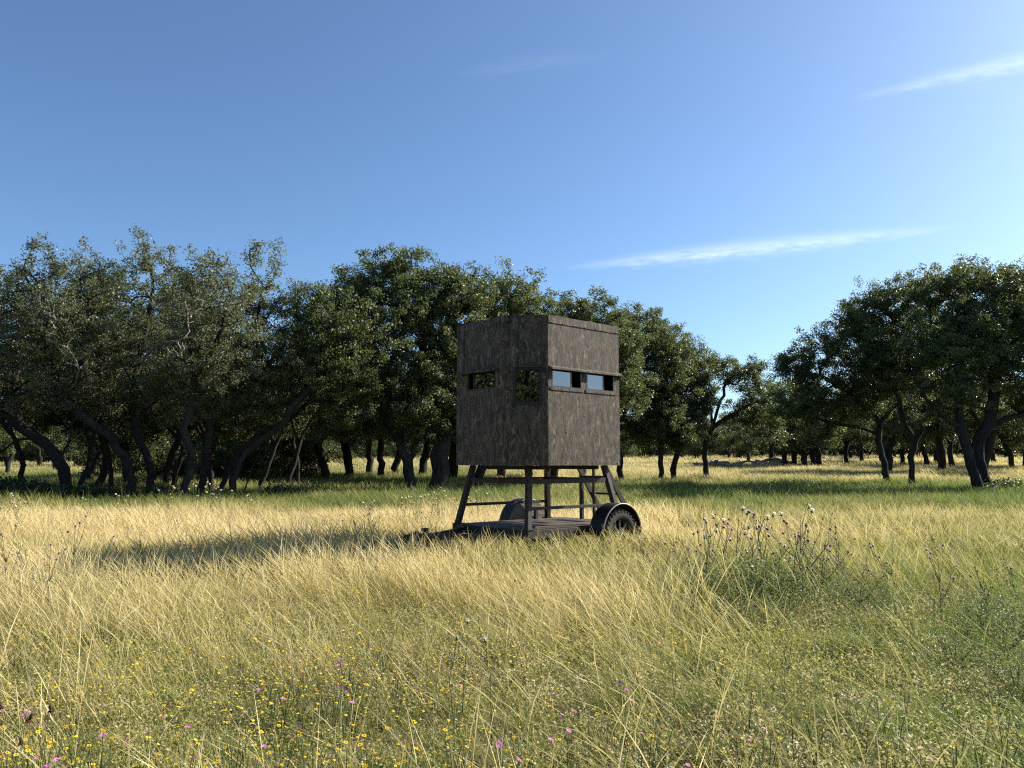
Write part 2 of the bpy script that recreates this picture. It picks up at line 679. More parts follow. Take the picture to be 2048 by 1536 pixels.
# ------------------------------------------------------------------ ground
def ground_mat():
    m, nt, N, L, out = new_mat('meadow_soil')
    tc = N('ShaderNodeTexCoord')
    n1 = noise(nt, 0.35, 5, tc.outputs['Object'])
    n2 = noise(nt, 22, 5, tc.outputs['Object'], 0.7)
    n3 = noise(nt, 1.7, 4, tc.outputs['Object'])
    rp = ramp(nt, [(0.30, (0.062, 0.070, 0.022)), (0.50, (0.115, 0.105, 0.040)), (0.68, (0.20, 0.160, 0.065))])
    L(mth(nt, 'ADD', mth(nt, 'MULTIPLY', n1.outputs['Fac'], 0.6), mth(nt, 'MULTIPLY', n3.outputs['Fac'], 0.4)), rp.inputs[0])
    soil = ramp(nt, [(0.35, (0.030, 0.022, 0.014)), (0.7, (0.12, 0.095, 0.06))])
    L(n2.outputs['Fac'], soil.inputs[0])
    c = mix(nt, 0.45, rp.outputs[0], soil.outputs[0])
    p = N('ShaderNodeBsdfPrincipled')
    L(c, p.inputs['Base Color'])
    p.inputs['Roughness'].default_value = 1.0
    p.inputs['Specular IOR Level'].default_value = 0.05
    bp = N('ShaderNodeBump')
    bp.inputs['Strength'].default_value = 0.8
    bp.inputs['Distance'].default_value = 0.03
    L(n2.outputs['Fac'], bp.inputs['Height'])
    L(bp.outputs[0], p.inputs['Normal'])
    L(p.outputs[0], out.inputs['Surface'])
    return m


def build_ground():
    def axis(lo, hi, fine_lo, fine_hi, step):
        a = list(np.arange(fine_lo, fine_hi + 1e-6, step))
        s = step
        x = fine_hi
        while x < hi:
            s *= 1.25
            x += s
            a.append(min(x, hi))
        s = step
        x = fine_lo
        while x > lo:
            s *= 1.25
            x -= s
            a.insert(0, max(x, lo))
        return np.array(a)
    xs = axis(-900, 900, -14, 14, 0.35)
    ys = axis(-300, 1500, 0, 34, 0.35)
    X, Y = np.meshgrid(xs, ys)
    Z = gz(X, Y)
    V = np.stack([X, Y, Z], -1).reshape(-1, 3)
    nx, ny = len(xs), len(ys)
    i, j = np.meshgrid(np.arange(nx - 1), np.arange(ny - 1))
    a = (j * nx + i).ravel()
    F = np.stack([a, a + 1, a + 1 + nx, a + nx], -1)
    o = link('ground', np_mesh('ground', V, F, smooth=True, mats=[ground_mat()]))
    tag(o, 'meadow soil under the tall grass', kind='structure')


build_ground()

# ------------------------------------------------------------------ trees
def smooth_path(pts, step, rng, jit=0.0):
    """Catmull-Rom through pts, resampled"""
    pts = [np.array(p, float) for p in pts]
    ext = [2 * pts[0] - pts[1]] + pts + [2 * pts[-1] - pts[-2]]
    out = [pts[0]]
    for k in range(1, len(ext) - 2):
        p0, p1, p2, p3 = ext[k - 1:k + 3]
        n = max(1, int(np.linalg.norm(p2 - p1) / step))
        for i in range(1, n + 1):
            t = i / n
            q = 0.5 * ((2 * p1) + (-p0 + p2) * t + (2 * p0 - 5 * p1 + 4 * p2 - p3) * t * t + (-p0 + 3 * p1 - 3 * p2 + p3) * t ** 3)
            if jit and not (k == len(ext) - 3 and i == n):
                q = q + rng.normal(0, jit, 3)
            out.append(q)
    return out


def grow_tree(rng, stems, blobs, r_base, k_attr=74, leaves_per=64, leaf=(0.088, 0.050), spread=0.165, bare=0.0, twig=0.006):
    """stems: list of polylines (first starts at the ground; later ones start on the first), blobs: (centre, rx, rz, ry).
    returns wood mesh arrays and leaf mesh arrays, all in the tree's own coordinates"""
    pos, par, chains = [], [], []

    def add_path(path, parent):
        ch = [] if parent is None else [parent]
        for i, q in enumerate(path):
            if i == 0 and parent is not None:
                continue
            pos.append(np.array(q))
            par.append(ch[-1] if ch else -1)
            ch.append(len(pos) - 1)
        chains.append(ch)
    stem_ids = []
    for si, st in enumerate(stems):
        pth = smooth_path(st, 0.30, rng, 0.03)
        parent = None
        if si > 0 and len(pos):
            A = np.array(pos)
            dd = np.linalg.norm(A - np.array(st[0]), axis=1)
            if dd.min() < 2.5:
                parent = int(dd.argmin())
                pth = smooth_path([A[parent]] + list(st[1:]), 0.30, rng, 0.03)
        n0 = len(pos)
        add_path(pth, parent)
        stem_ids += list(range(n0, len(pos)))
    zs = np.array([pos[i][2] for i in stem_ids])
    ztop = zs.max()
    # attractors
    att = []
    for (c, rx, rz, ry) in blobs:
        n = int(max(14, k_attr * (rx * rz + rx * ry + ry * rz) / 3))
        d = rng.normal(0, 1, (n, 3))
        d /= np.linalg.norm(d, axis=1)[:, None]
        rad = rng.random(n) ** (1 / 2.3) * np.where(rng.random(n) < .12, 1.16, 1.0)
        lump = 1 + 0.24 * np.sin(d[:, 0] * 5 + rng.random() * 6) * np.sin(d[:, 2] * 4 + rng.random() * 6) + .12 * np.sin(d[:, 1] * 9 + d[:, 2] * 8 + rng.random() * 6)
        att.append(np.array(c) + d * (rad * lump)[:, None] * np.array([rx, ry, rz]))
    att = np.concatenate(att)
    start = np.array(pos[stem_ids[-1]])
    A0 = np.array([pos[i] for i in stem_ids])
    dmin = np.min(np.linalg.norm(att[:, None, :] - A0[None], axis=2), axis=1)
    order = np.argsort(dmin + rng.normal(0, 0.25, len(dmin)))
    cap = 4000 + len(pos)
    PA = np.zeros((40000, 3))
    pen = np.zeros(40000)
    n = len(pos)
    PA[:n] = np.array(pos)
    zmin_ok = zs.min() + 0.38 * (ztop - zs.min())
    for i in range(n):
        pen[i] = 0.0 if PA[i, 2] > zmin_ok else 50.0
    tips = []
    for ai in order:
        a = att[ai]
        d = np.linalg.norm(PA[:n] - a, axis=1)
        # branches go outwards and mostly upwards: penalise parents above the target
        cost = d + pen[:n] + 0.6 * np.maximum(PA[:n, 2] - a[2], 0)
        k = int(cost.argmin())
        b = PA[k]
        if d[k] < 0.12:
            tips.append((a, a - b))
            continue
        pd = PA[k] - PA[par[k]] if par[k] >= 0 else np.array([0, 0, 1.])
        pd = pd / (np.linalg.norm(pd) + 1e-9)
        L_ = d[k]
        t0 = (pd * 0.5 + rng.normal(0, 0.35, 3)) * L_ * 0.9
        t1 = ((a - b) / L_ + np.array([0, 0, 0.25]) + rng.normal(0, 0.3, 3)) * L_ * 0.7
        m = max(2, int(L_ / 0.24))
        path = [b]
        for i in range(1, m + 1):
            t = i / m
            h00, h10 = 2 * t ** 3 - 3 * t * t + 1, t ** 3 - 2 * t * t + t
            h01, h11 = -2 * t ** 3 + 3 * t * t, t ** 3 - t * t
            path.append(h00 * b + h10 * t0 + h01 * a + h11 * t1 + (rng.normal(0, 0.025, 3) if i < m else 0))
        n0 = len(pos)
        add_path(path, k)
        n = len(pos)
        PA[n0:n] = np.array(pos[n0:])
        tips.append((a, path[-1] - path[-2]))
    # pipe-model radii
    acc = np.zeros(n)
    ex = 2.3
    nch = np.zeros(n, int)
    for i in range(n):
        if par[i] >= 0:
            nch[par[i]] += 1
    for i in range(n - 1, -1, -1):
        if nch[i] == 0:
            acc[i] = twig ** ex
        if par[i] >= 0:
            acc[par[i]] += acc[i]
    rad = acc ** (1 / ex)
    rr = rad[0]
    rad = twig + (r_base - twig) * np.clip((rad - twig) / (rr - twig), 0, 1) ** 0.92
    for i in stem_ids:                       # stems keep body to their end
        rad[i] = max(rad[i], r_base * 0.22)
    # root flare
    base = PA[0].copy()
    for i in range(n):
        h = PA[i, 2] - base[2]
        if i in stem_ids[:6] and h < 0.6:
            rad[i] *= 1 + 0.45 * max(0, 1 - h / 0.5) ** 2
    # tubes
    Vs, Fs = [], []
    off = 0
    for ch in chains:
        if len(ch) < 2:
            continue
        pts = PA[ch]
        rs = rad[ch].copy()
        if par[ch[1]] == ch[0] and ch[0] != 0:
            rs[0] = min(rs[0], rs[1] * 1.35)
        rm = rs.max()
        if rm < 0.011 and rng.random() < 0.35 and nch[ch[-1]] == 0 and all(nch[q] == 1 for q in ch[1:-1]):
            continue
        ns = 10 if rm > 0.1 else (6 if rm > 0.035 else (4 if rm > 0.015 else 3))
        tan = np.gradient(pts, axis=0)
        tan /= np.linalg.norm(tan, axis=1)[:, None] + 1e-9
        ref = np.cross(tan[0], [0.31, 0.52, 0.79])
        ang = np.arange(ns) * 2 * np.pi / ns
        ca, sa = np.cos(ang), np.sin(ang)
        for i in range(len(pts)):
            ref = ref - tan[i] * ref.dot(tan[i])
            ref /= np.linalg.norm(ref) + 1e-9
            bi = np.cross(tan[i], ref)
            wob = rs[i] * (1 + (0.09 * rng.normal(0, 1, ns) if ns >= 10 else 0))
            Vs.append(pts[i] + (ref[None] * (ca * wob)[:, None] + bi[None] * (sa * wob)[:, None]))
        m = len(pts)
        ii, kk = np.meshgrid(np.arange(m - 1), np.arange(ns), indexing='ij')
        a = off + ii * ns + kk
        b = off + ii * ns + (kk + 1) % ns
        Fs.append(np.stack([a, b, b + ns, a + ns], -1).reshape(-1, 4))
        off += m * ns
    wood = (np.concatenate(Vs), np.concatenate(Fs))
    # leaves
    tp = np.array([t[0] for t in tips])
    td = np.array([t[1] for t in tips])
    td /= np.linalg.norm(td, axis=1)[:, None] + 1e-9
    if bare:
        keep = rng.random(len(tp)) > bare
        tp, td = tp[keep], td[keep]
    cnt = rng.poisson(leaves_per, len(tp))
    idx = np.repeat(np.arange(len(tp)), cnt)
    bd = rng.normal(0, 1, (len(idx), 3))
    bd /= np.linalg.norm(bd, axis=1)[:, None]
    bd *= (rng.random(len(idx)) ** 0.5)[:, None]
    csz = rng.uniform(.7, 1.25, len(tp))[idx][:, None]
    c = tp[idx] + bd * csz * spread * 1.5 * np.array([1, 1, 0.75]) + td[idx] * rng.uniform(-0.22, 0.08, len(idx))[:, None]
    return wood, leaf_arrays(rng, c, leaf, idx)


def leaf_arrays(rng, c, leaf, idx=None, up=0.55):
    n = len(c)
    nor = rng.normal(0, 1, (n, 3)) + np.array([0, 0, up])
    nor /= np.linalg.norm(nor, axis=1)[:, None]
    ax = np.cross(nor, rng.normal(0, 1, (n, 3)))
    ax /= np.linalg.norm(ax, axis=1)[:, None] + 1e-9
    sd_ = np.cross(nor, ax)
    L_ = (leaf[0] * rng.uniform(0.7, 1.3, n))[:, None]
    W_ = (leaf[1] * rng.uniform(0.7, 1.3, n))[:, None]
    fold = nor * W_ * 0.22
    V = np.empty((n, 4, 3))
    V[:, 0] = c - ax * L_ * .5
    V[:, 1] = c + sd_ * W_ * .5 + fold + ax * L_ * .05
    V[:, 2] = c + ax * L_ * .5
    V[:, 3] = c - sd_ * W_ * .5 + fold + ax * L_ * .05
    F = np.arange(n * 4).reshape(n, 4)
    r_ = rng.random(n)
    if idx is not None and n:
        r_ = 0.6 * r_ + 0.4 * rng.random(int(idx.max()) + 1)[idx]
    return V.reshape(-1, 3), F, np.repeat(r_, 4)


TREE_STATS = [0]


def oak(label, D, base, stems, blobs, r_base, seed, leafm=None, group=None, **kw):
    """everything given in photograph pixels at distance D: base (px), stems [[(px,py,dD)...]], blobs (px,py,dD,rx,ry)"""
    rng = np.random.default_rng(seed)
    x0 = (base - 1024) / FPX * D
    z0 = gzf(x0, D)
    root = empty('oak_tree', (x0, D, z0 - 0.05))
    o = np.array([x0, D, z0 - 0.05])
    st = []
    for k, s in enumerate(stems):
        pts = [np.array(P(px, py, D + dd)) - o for (px, py, dd) in s]
        if k == 0:
            pts = [np.zeros(3)] + pts
        st.append(pts)
    bl = []
    m = D / FPX
    for (px, py, dd, rx, ry) in blobs:
        c = np.array(P(px, py, D + dd)) - o
        bl.append((c, rx * m * 1.06, ry * m * 1.04, (rx + ry) * .5 * m * 1.25))
    wood, (lv, lf, lr) = grow_tree(rng, st, bl, r_base, **kw)
    link('trunk', np_mesh('trunk', wood[0], wood[1], smooth=True, mats=[M_BARK]), root)
    link('crown', np_mesh('crown', lv, lf, {'rnd': lr}, mats=[leafm or M_LEAF]), root)
    TREE_STATS[0] += len(lf) * 2 + len(wood[1]) * 2
    tag(root, label, 'tree', group)
    return root


def dead_branch(root, D, stem, blobs, seed):
    """bare grey twigs: a part of the tree given in photograph pixels"""
    rng = np.random.default_rng(seed)
    o = np.array(root.location)
    m = D / FPX
    st = [[np.array(P(px, py, D + dd)) - o for (px, py, dd) in stem]]
    bl = [(np.array(P(px, py, D + dd)) - o, rx * m, ry * m, (rx + ry) * .5 * m) for (px, py, dd, rx, ry) in blobs]
    wood, _ = grow_tree(rng, st, bl, .028, k_attr=75, leaves_per=0, twig=.0075)
    link('dead_branch', np_mesh('dead_branch', wood[0], wood[1], smooth=True, mats=[M_DEADWOOD]), root)


GL, GM, GR = 'oaks of the dense left grove', 'oaks behind the blind', 'oaks standing by the open field'
thin = dict(k_attr=60, leaves_per=46, leaf=(0.078, 0.044), spread=0.155)
oak('oak with a thick trunk sprawling outward from the grove, low limbs near the bare gap', 24, 140,
    [[(128, 940, 0), (92, 890, 0), (30, 842, .2), (-40, 800, .3), (-90, 730, .5)],
     [(75, 875, 0), (40, 880, .3), (0, 905, .8)],
     [(118, 925, 0), (140, 880, .3), (150, 810, .5), (130, 740, .5)],
     [(40, 848, 0), (30, 760, .3), (40, 660, .6)]],
    [(-60, 600, .5, 90, 95), (20, 610, 0, 80, 85), (-40, 700, .3, 100, 80), (45, 700, .6, 80, 75), (10, 775, .2, 95, 48), (-110, 730, 1, 90, 80), (60, 810, .8, 70, 40), (-60, 810, .6, 80, 40), (110, 650, .9, 60, 60)],
    0.164, 11, M_LEAF2, GL, **thin)
tr_a = oak('leaning grey oak carrying a ball of twiggy foliage, beside the sprawling thick trunk', 23.3, 268,
    [[(258, 935, 0), (222, 880, 0), (168, 832, -.2), (120, 780, -.3), (90, 690, -.2), (85, 600, 0)],
     [(140, 800, -.2), (170, 690, 0), (178, 600, 0)],
     [(262, 950, 0), (285, 890, .3), (300, 820, .4), (250, 740, .4)]],
    [(85, 545, 0, 55, 62), (178, 545, .1, 50, 64), (120, 620, -.2, 85, 70), (70, 690, -.5, 80, 70), (160, 700, -.3, 85, 65), (110, 775, -.5, 90, 45), (30, 560, .5, 40, 40), (170, 800, .6, 70, 42), (200, 640, .2, 60, 55)],
    0.126, 12, M_LEAF2, GL, bare=.06, **thin)
tr_b = oak('tall narrow-topped oak with bare grey twigs hanging among its leaves', 24.6, 305,
    [[(298, 930, 0), (280, 880, 0), (262, 830, 0), (268, 760, 0), (292, 660, 0), (305, 560, 0)],
     [(270, 850, 0), (310, 800, .2), (345, 720, .3)]],
    [(302, 520, 0, 50, 58), (258, 570, .2, 42, 48), (340, 580, .1, 50, 52), (285, 640, -.2, 80, 65), (240, 700, .1, 70, 65), (330, 700, -.3, 80, 65), (290, 780, -.2, 85, 48), (230, 820, .8, 70, 40), (330, 820, .9, 70, 40)],
    0.117, 13, M_LEAF2, GL, bare=.10, **thin)
tr_c = oak('upright oak with pale scaly trunk, forked high, in front of the grove', 22.4, 372,
    [[(382, 930, 0), (372, 860, 0), (388, 780, 0), (380, 700, 0), (372, 620, .1)],
     [(385, 760, 0), (430, 690, -.2), (455, 610, -.2)]],
    [(408, 552, 0, 52, 58), (360, 570, .2, 40, 45), (458, 570, -.1, 52, 60), (390, 640, -.3, 75, 65), (465, 660, -.2, 70, 60), (370, 720, -.3, 75, 60), (440, 745, -.2, 75, 50), (400, 810, .9, 80, 42), (330, 770, .9, 60, 45)],
    0.112, 14, M_LEAF2, GL, bare=.05, **thin)
dead_branch(tr_a, 23.3, [(130, 790, -.3), (150, 765, -.9), (158, 740, -1.3)], [(165, 715, -1.5, 34, 34), (135, 700, -1.4, 26, 26)], 901)
dead_branch(tr_a, 23.3, [(95, 700, -.3), (110, 660, -.8), (100, 640, -1.2)], [(95, 615, -1.4, 36, 30), (130, 640, -1.3, 26, 24)], 902)
dead_branch(tr_b, 24.6, [(280, 730, 0), (300, 700, -.8), (305, 690, -1.4)], [(300, 690, -1.6, 26, 22), (330, 680, -1.6, 34, 24)], 903)
dead_branch(tr_c, 22.4, [(388, 720, 0), (365, 690, -.8), (352, 682, -1.3)], [(345, 690, -1.5, 28, 22), (370, 700, -1.4, 22, 20), (385, 620, -1.3, 30, 26)], 904)
oak('dark oak bending to a small round topknot above the grove', 24.4, 408,
    [[(414, 900, 0), (422, 830, 0), (455, 755, 0), (498, 680, 0), (520, 600, 0)],
     [(430, 800, 0), (520, 740, .2), (570, 690, .3)]],
    [(528, 518, 0, 36, 40), (515, 590, 0, 55, 50), (480, 640, .2, 70, 60), (560, 640, .2, 65, 60), (545, 720, .1, 80, 55), (480, 740, .2, 70, 55), (600, 600, .4, 45, 48), (470, 810, .8, 80, 42), (560, 800, .9, 70, 38)],
    0.112, 15, M_LEAF2, GL, bare=.05, **thin)
oak('slender oak sweeping far over in a bow from the grove edge', 25.5, 440,
    [[(452, 945, 0), (478, 905, 0), (520, 868, 0), (575, 840, .1), (625, 800, .2)]],
    [(610, 660, .6, 65, 60), (640, 730, .4, 70, 60), (585, 770, .3, 65, 48), (650, 800, .4, 60, 42), (540, 850, .8, 60, 34), (620, 850, .9, 60, 30)],
    0.089, 16, M_LEAF2, GL, **thin)
oak('leaning oak with two crossing stems propped toward the clearing', 24, 465,
    [[(480, 925, 0), (522, 882, 0), (568, 838, 0), (610, 785, .1), (655, 730, .2)],
     [(548, 860, 0), (520, 905, .1), (498, 950, .1), (488, 985, .1)]],
    [(640, 610, .3, 58, 50), (690, 650, .3, 65, 60), (660, 720, .1, 75, 60), (600, 690, .1, 60, 50), (700, 750, .2, 70, 55), (720, 690, .4, 60, 60), (690, 820, .6, 60, 40)],
    0.103, 17, M_LEAF, GL, **thin)
oak('dark trunk standing deep within the grove behind the upright pale oak', 29, 200,
    [[(210, 930, 0), (200, 860, 0), (190, 780, 0), (200, 700, 0)], [(195, 880, 0), (240, 830, 0), (260, 760, 0)]],
    [(200, 600, 0, 80, 80), (140, 680, .4, 85, 75), (260, 680, .3, 80, 75), (200, 770, 0, 100, 60), (60, 740, .8, 80, 60), (120, 820, .4, 100, 50), (260, 820, .4, 100, 45), (40, 830, .4, 90, 40)],
    0.125, 18, None, GL)
oak('dark crooked oak deep within the grove behind the bowed slender stem', 30, 335,
    [[(340, 920, 0), (360, 860, 0), (350, 790, 0), (380, 700, 0)], [(350, 870, 0), (300, 820, 0), (280, 740, 0)]],
    [(380, 620, 0, 80, 75), (330, 700, .4, 85, 75), (440, 690, .3, 85, 75), (390, 780, 0, 100, 55), (520, 760, .5, 80, 60), (330, 830, .4, 90, 45), (450, 830, .4, 90, 45), (560, 840, .4, 80, 40)],
    0.125, 19, None, GL)

for k_, (px, D, l1, l2) in enumerate(((55, 27, -30, -50), (165, 26, 22, 60), (232, 28, -25, -30), (345, 27.5, 25, 10), (428, 27, -20, -45), (520, 28, 40, 80), (575, 29, 30, 75), (600, 31, -14, 5))):
    oak(('slim dark stem slanting through the shade of the grove', 'slim dark stem slanting through the shade of the grove')[0], D, px,
        [[(px + l1 * .4, 930, 0), (px + l1, 870, 0), (px + l2, 800, 0)], [(px + l1 * .8, 890, 0), (px + l1 - 25, 830, .2), (px + l1 - 45, 780, .3)]],
        [(px + l2, 770, 0, 60, 42), (px + l1 - 45, 760, .3, 55, 42), (px + l2 * .5, 700, 0, 60, 50)], .085, 60 + k_, M_LEAF2, GL, k_attr=46, leaves_per=44, leaf=(.08, .046), spread=.16)

oak('broad dense oak with a forked trunk, glossy crown joined to the grove', 26.5, 820,
    [[(818, 945, 0), (808, 905, 0), (785, 860, 0), (768, 800, 0), (745, 700, 0), (740, 620, 0)],
     [(812, 915, 0), (838, 875, .2), (850, 800, .3), (840, 690, .3)]],
    [(745, 562, 0, 62, 52), (800, 545, .2, 62, 52), (700, 610, .1, 65, 62), (770, 640, -.4, 90, 75), (840, 600, .3, 65, 65), (700, 700, -.2, 75, 65), (790, 730, -.6, 90, 65), (730, 785, -.3, 75, 50), (820, 810, -.6, 70, 48), (690, 840, .3, 60, 38), (760, 850, .5, 60, 34), (660, 640, .4, 50, 50)],
    0.180, 21, None, GM, k_attr=78)
oak('stout double-trunked oak beside the camouflaged box, crown reaching over its roof', 27, 876,
    [[(880, 940, 0), (872, 890, 0), (852, 840, 0), (838, 780, 0), (850, 690, 0)],
     [(872, 900, 0), (895, 850, .1), (905, 760, .2), (915, 660, .3)]],
    [(890, 572, 0, 62, 52), (850, 640, -.2, 70, 65), (935, 620, .2, 70, 65), (900, 700, -.3, 85, 70), (860, 780, -.7, 62, 55), (930, 790, .2, 60, 60), (855, 850, -.9, 45, 32), (900, 850, .4, 60, 36)],
    0.300, 22, None, GM, k_attr=78)
oak('oak hidden behind the box, its crown arching above the roof corner', 29, 955,
    [[(965, 930, 0), (985, 880, 0), (1000, 800, 0), (1010, 690, 0)], [(985, 890, 0), (1040, 830, 0), (1060, 720, 0)]],
    [(985, 590, 0, 70, 58), (1050, 602, 0, 62, 55), (1010, 670, -.2, 85, 70), (1080, 680, .2, 70, 65), (960, 720, 0, 80, 70), (1050, 770, 0, 90, 60), (960, 820, 0, 60, 40)],
    0.168, 23, None, GM)
oak('oak behind the box whose crown slopes down beyond the lit wall', 31, 1105,
    [[(1110, 920, 0), (1120, 860, 0), (1140, 780, 0), (1150, 690, 0)], [(1120, 870, 0), (1180, 820, 0), (1220, 740, 0)]],
    [(1130, 630, 0, 58, 50), (1190, 630, 0, 56, 54), (1150, 700, 0, 80, 65), (1225, 690, .1, 62, 62), (1180, 780, 0, 80, 65), (1250, 770, 0, 55, 65), (1240, 690, 0, 60, 60)],
    0.168, 24, None, GM)
oak('low-limbed oak close by the lit wall, trunk half hidden by its corner', 36, 1243,
    [[(1238, 915, 0), (1230, 880, 0), (1240, 845, 0), (1262, 800, 0), (1280, 730, 0)], [(1236, 870, 0), (1265, 845, -.2), (1310, 825, -.3)]],
    [(1262, 655, 0, 52, 46), (1308, 655, 0, 42, 42), (1290, 715, 0, 62, 55), (1340, 720, .1, 48, 52), (1270, 780, -.2, 55, 50), (1330, 790, -.2, 58, 50), (1280, 838, -.2, 55, 30), (1262, 870, .2, 40, 24), (1300, 870, 0, 46, 26)],
    0.144, 25, None, GR)
oak('straight slim oak with foliage drooping nearly to the grass', 35, 1322,
    [[(1320, 915, 0), (1323, 870, 0), (1325, 800, 0), (1330, 730, 0)]],
    [(1325, 690, 0, 44, 46), (1350, 745, 0, 46, 50), (1315, 800, 0, 50, 52), (1345, 845, -.3, 46, 40), (1305, 860, -.2, 42, 30), (1360, 880, .2, 34, 22)],
    0.114, 26, None, GR)
oak('slanting dark oak standing close by the straight slim one', 36, 1342,
    [[(1350, 925, 0), (1362, 895, 0), (1380, 865, 0), (1390, 800, 0), (1385, 730, 0)]],
    [(1378, 700, 0, 34, 34), (1385, 760, 0, 40, 46), (1375, 820, 0, 46, 42), (1345, 870, -.3, 40, 30), (1395, 862, -.2, 30, 22), (1410, 800, .1, 32, 40), (1415, 740, .1, 30, 34)],
    0.126, 27, None, GR)
oak('solitary kinked oak with sky showing between its open limbs', 37, 1413,
    [[(1410, 915, 0), (1412, 885, 0), (1424, 860, 0), (1422, 820, 0), (1412, 770, 0)],
     [(1424, 860, 0), (1450, 838, 0), (1490, 815, 0), (1515, 800, 0)],
     [(1424, 845, 0), (1445, 790, 0), (1460, 750, 0)]],
    [(1412, 722, 0, 28, 28), (1445, 735, 0, 34, 30), (1480, 752, .1, 36, 34), (1510, 770, .2, 38, 42), (1495, 815, 0, 45, 34), (1530, 830, -.2, 40, 36), (1465, 838, 0, 28, 20), (1545, 860, 0, 34, 26), (1400, 790, .3, 26, 30), (1500, 735, .2, 34, 24)],
    0.132, 28, None, GR, k_attr=50)
oak('wide oak reaching a long low limb over the golden grass', 32.5, 1773,
    [[(1766, 915, 0), (1757, 870, 0), (1760, 842, 0), (1790, 815, 0), (1815, 770, 0), (1820, 700, 0)],
     [(1758, 876, 0), (1720, 855, 0), (1680, 850, 0), (1630, 835, 0)],
     [(1758, 848, 0), (1735, 820, 0), (1690, 780, 0), (1640, 750, 0)]],
    [(1640, 690, 0, 55, 45), (1600, 740, .1, 46, 50), (1665, 760, 0, 70, 55), (1730, 700, .1, 68, 65), (1620, 810, -.2, 60, 42), (1690, 820, 0, 60, 36), (1780, 760, .2, 65, 50), (1570, 730, .3, 34, 38), (1570, 820, .2, 44, 38), (1700, 650, .2, 48, 46), (1740, 790, .4, 60, 40), (1650, 870, 0, 50, 22)],
    0.128, 31, None, GR, k_attr=62)
oak('oak with a narrow trunk split in a tall fork beside the wide one', 31, 1816,
    [[(1822, 915, 0), (1828, 885, 0), (1812, 850, 0), (1795, 800, 0), (1785, 720, 0), (1790, 650, 0)],
     [(1828, 890, 0), (1846, 858, 0), (1848, 815, 0), (1842, 770, 0), (1850, 690, 0)]],
    [(1745, 615, 0, 55, 45), (1790, 598, 0, 55, 48), (1845, 590, .1, 60, 50), (1730, 680, -.2, 55, 55), (1800, 670, -.2, 80, 60), (1870, 660, 0, 65, 60), (1810, 745, 0, 85, 45), (1710, 625, .1, 36, 36), (1830, 700, .5, 80, 60), (1760, 740, .5, 60, 40), (1870, 780, .6, 50, 36)],
    0.115, 32, None, GR, k_attr=60)
oak('big oak whose pale trunk leans apart from its bulging twin', 28, 1952,
    [[(1938, 920, 0), (1924, 870, 0), (1918, 820, 0), (1922, 760, 0), (1925, 680, 0), (1930, 610, 0)],
     [(1922, 860, 0), (1890, 835, -.2), (1855, 800, -.2), (1830, 760, 0)]],
    [(1895, 565, 0, 62, 48), (1950, 558, .1, 58, 46), (1900, 640, -.2, 80, 60), (1975, 630, .2, 75, 60), (1865, 710, -.3, 75, 55), (1940, 715, 0, 85, 60), (1900, 780, .2, 80, 36), (1850, 580, .1, 48, 40), (1960, 680, .4, 80, 60), (1880, 830, .6, 50, 24)],
    0.165, 33, None, GR, k_attr=58)
oak('big oak with a bulging dark trunk rooted beside its leaning twin', 28.6, 1968,
    [[(1958, 920, 0), (1955, 890, 0), (1972, 855, 0), (1984, 820, 0), (1988, 760, 0), (2000, 680, 0)],
     [(1978, 862, 0), (2010, 838, 0), (2060, 822, 0), (2100, 800, 0)]],
    [(2015, 572, 0, 58, 50), (2070, 590, 0, 60, 60), (2000, 650, 0, 75, 60), (2080, 680, .2, 80, 70), (2020, 740, 0, 85, 52), (2090, 775, -.2, 75, 46), (2130, 620, 0, 70, 80), (1990, 560, .2, 50, 44), (2040, 640, .2, 80, 70), (2040, 800, .5, 70, 34)],
    0.215, 34, None, GR, k_attr=58)


# -------- background oaks: five grown forms, copied
def far_form(seed):
    rng = np.random.default_rng(seed)
    ln = rng.uniform(-.8, .8)
    h = rng.uniform(2.2, 2.9)
    st = [[(0, 0, 0), (ln * .3, 0, h * .5), (ln, .2, h), (ln * 1.2, .1, h + 1.5), (ln, 0, h + 2.6)],
          [(ln * .6, .1, h * .75), (ln - 1.1, 0, h + .9), (ln - 2.0, .1, h + 1.7)],
          [(ln * .8, .1, h * .9), (ln + 1.1, .3, h + 1.0), (ln + 1.9, .4, h + 2.0)]]
    bl = []
    for k in range(8):
        a = k / 8 * 6.28 + rng.uniform(-.3, .3)
        r_ = rng.uniform(1.2, 2.1)
        bl.append((np.array([ln + math.cos(a) * r_, math.sin(a) * r_, h + rng.uniform(-.15, 2.3)]), rng.uniform(1.1, 1.5), rng.uniform(.85, 1.2), 1.2))
    bl.append((np.array([ln, 0, h + 3.2]), 1.5, 1.1, 1.5))
    wood, (lv, lf, lr) = grow_tree(rng, st, bl, .20, k_attr=20, leaves_per=52, leaf=(.15, .09), spread=.30, twig=.012)
    return (np_mesh('trunk', wood[0], wood[1], smooth=True, mats=[M_BARK]), np_mesh('crown', lv, lf, {'rnd': lr}, mats=[M_LEAF]))


FORMS = [far_form(s) for s in (101, 102, 103, 104, 105)]
rnd = random.Random(5)


def far_oak(px, D, sc, label, group, form=None, x=None, dz=.05):
    X = (px - 1024) / FPX * D if x is None else x
    f = FORMS[rnd.randrange(5) if form is None else form]
    r_ = empty('oak_tree', (X, D, gzf(X, D) - dz), rnd.uniform(0, 6.28))
    r_.scale = (sc * rnd.uniform(.92, 1.1),) * 2 + (sc,)
    link('trunk', f[0], r_)
    link('crown', f[1], r_)
    tag(r_, label, 'tree', group)


for px, D in ((215, 40), (310, 36), (400, 44), (470, 38), (545, 36), (600, 40), (655, 60)):
    far_oak(px, D, .62 if D < 45 else .8, 'bushy young oak with foliage down to the grass deep in the grove', 'bushy oaks deep in the grove', dz=1.25)
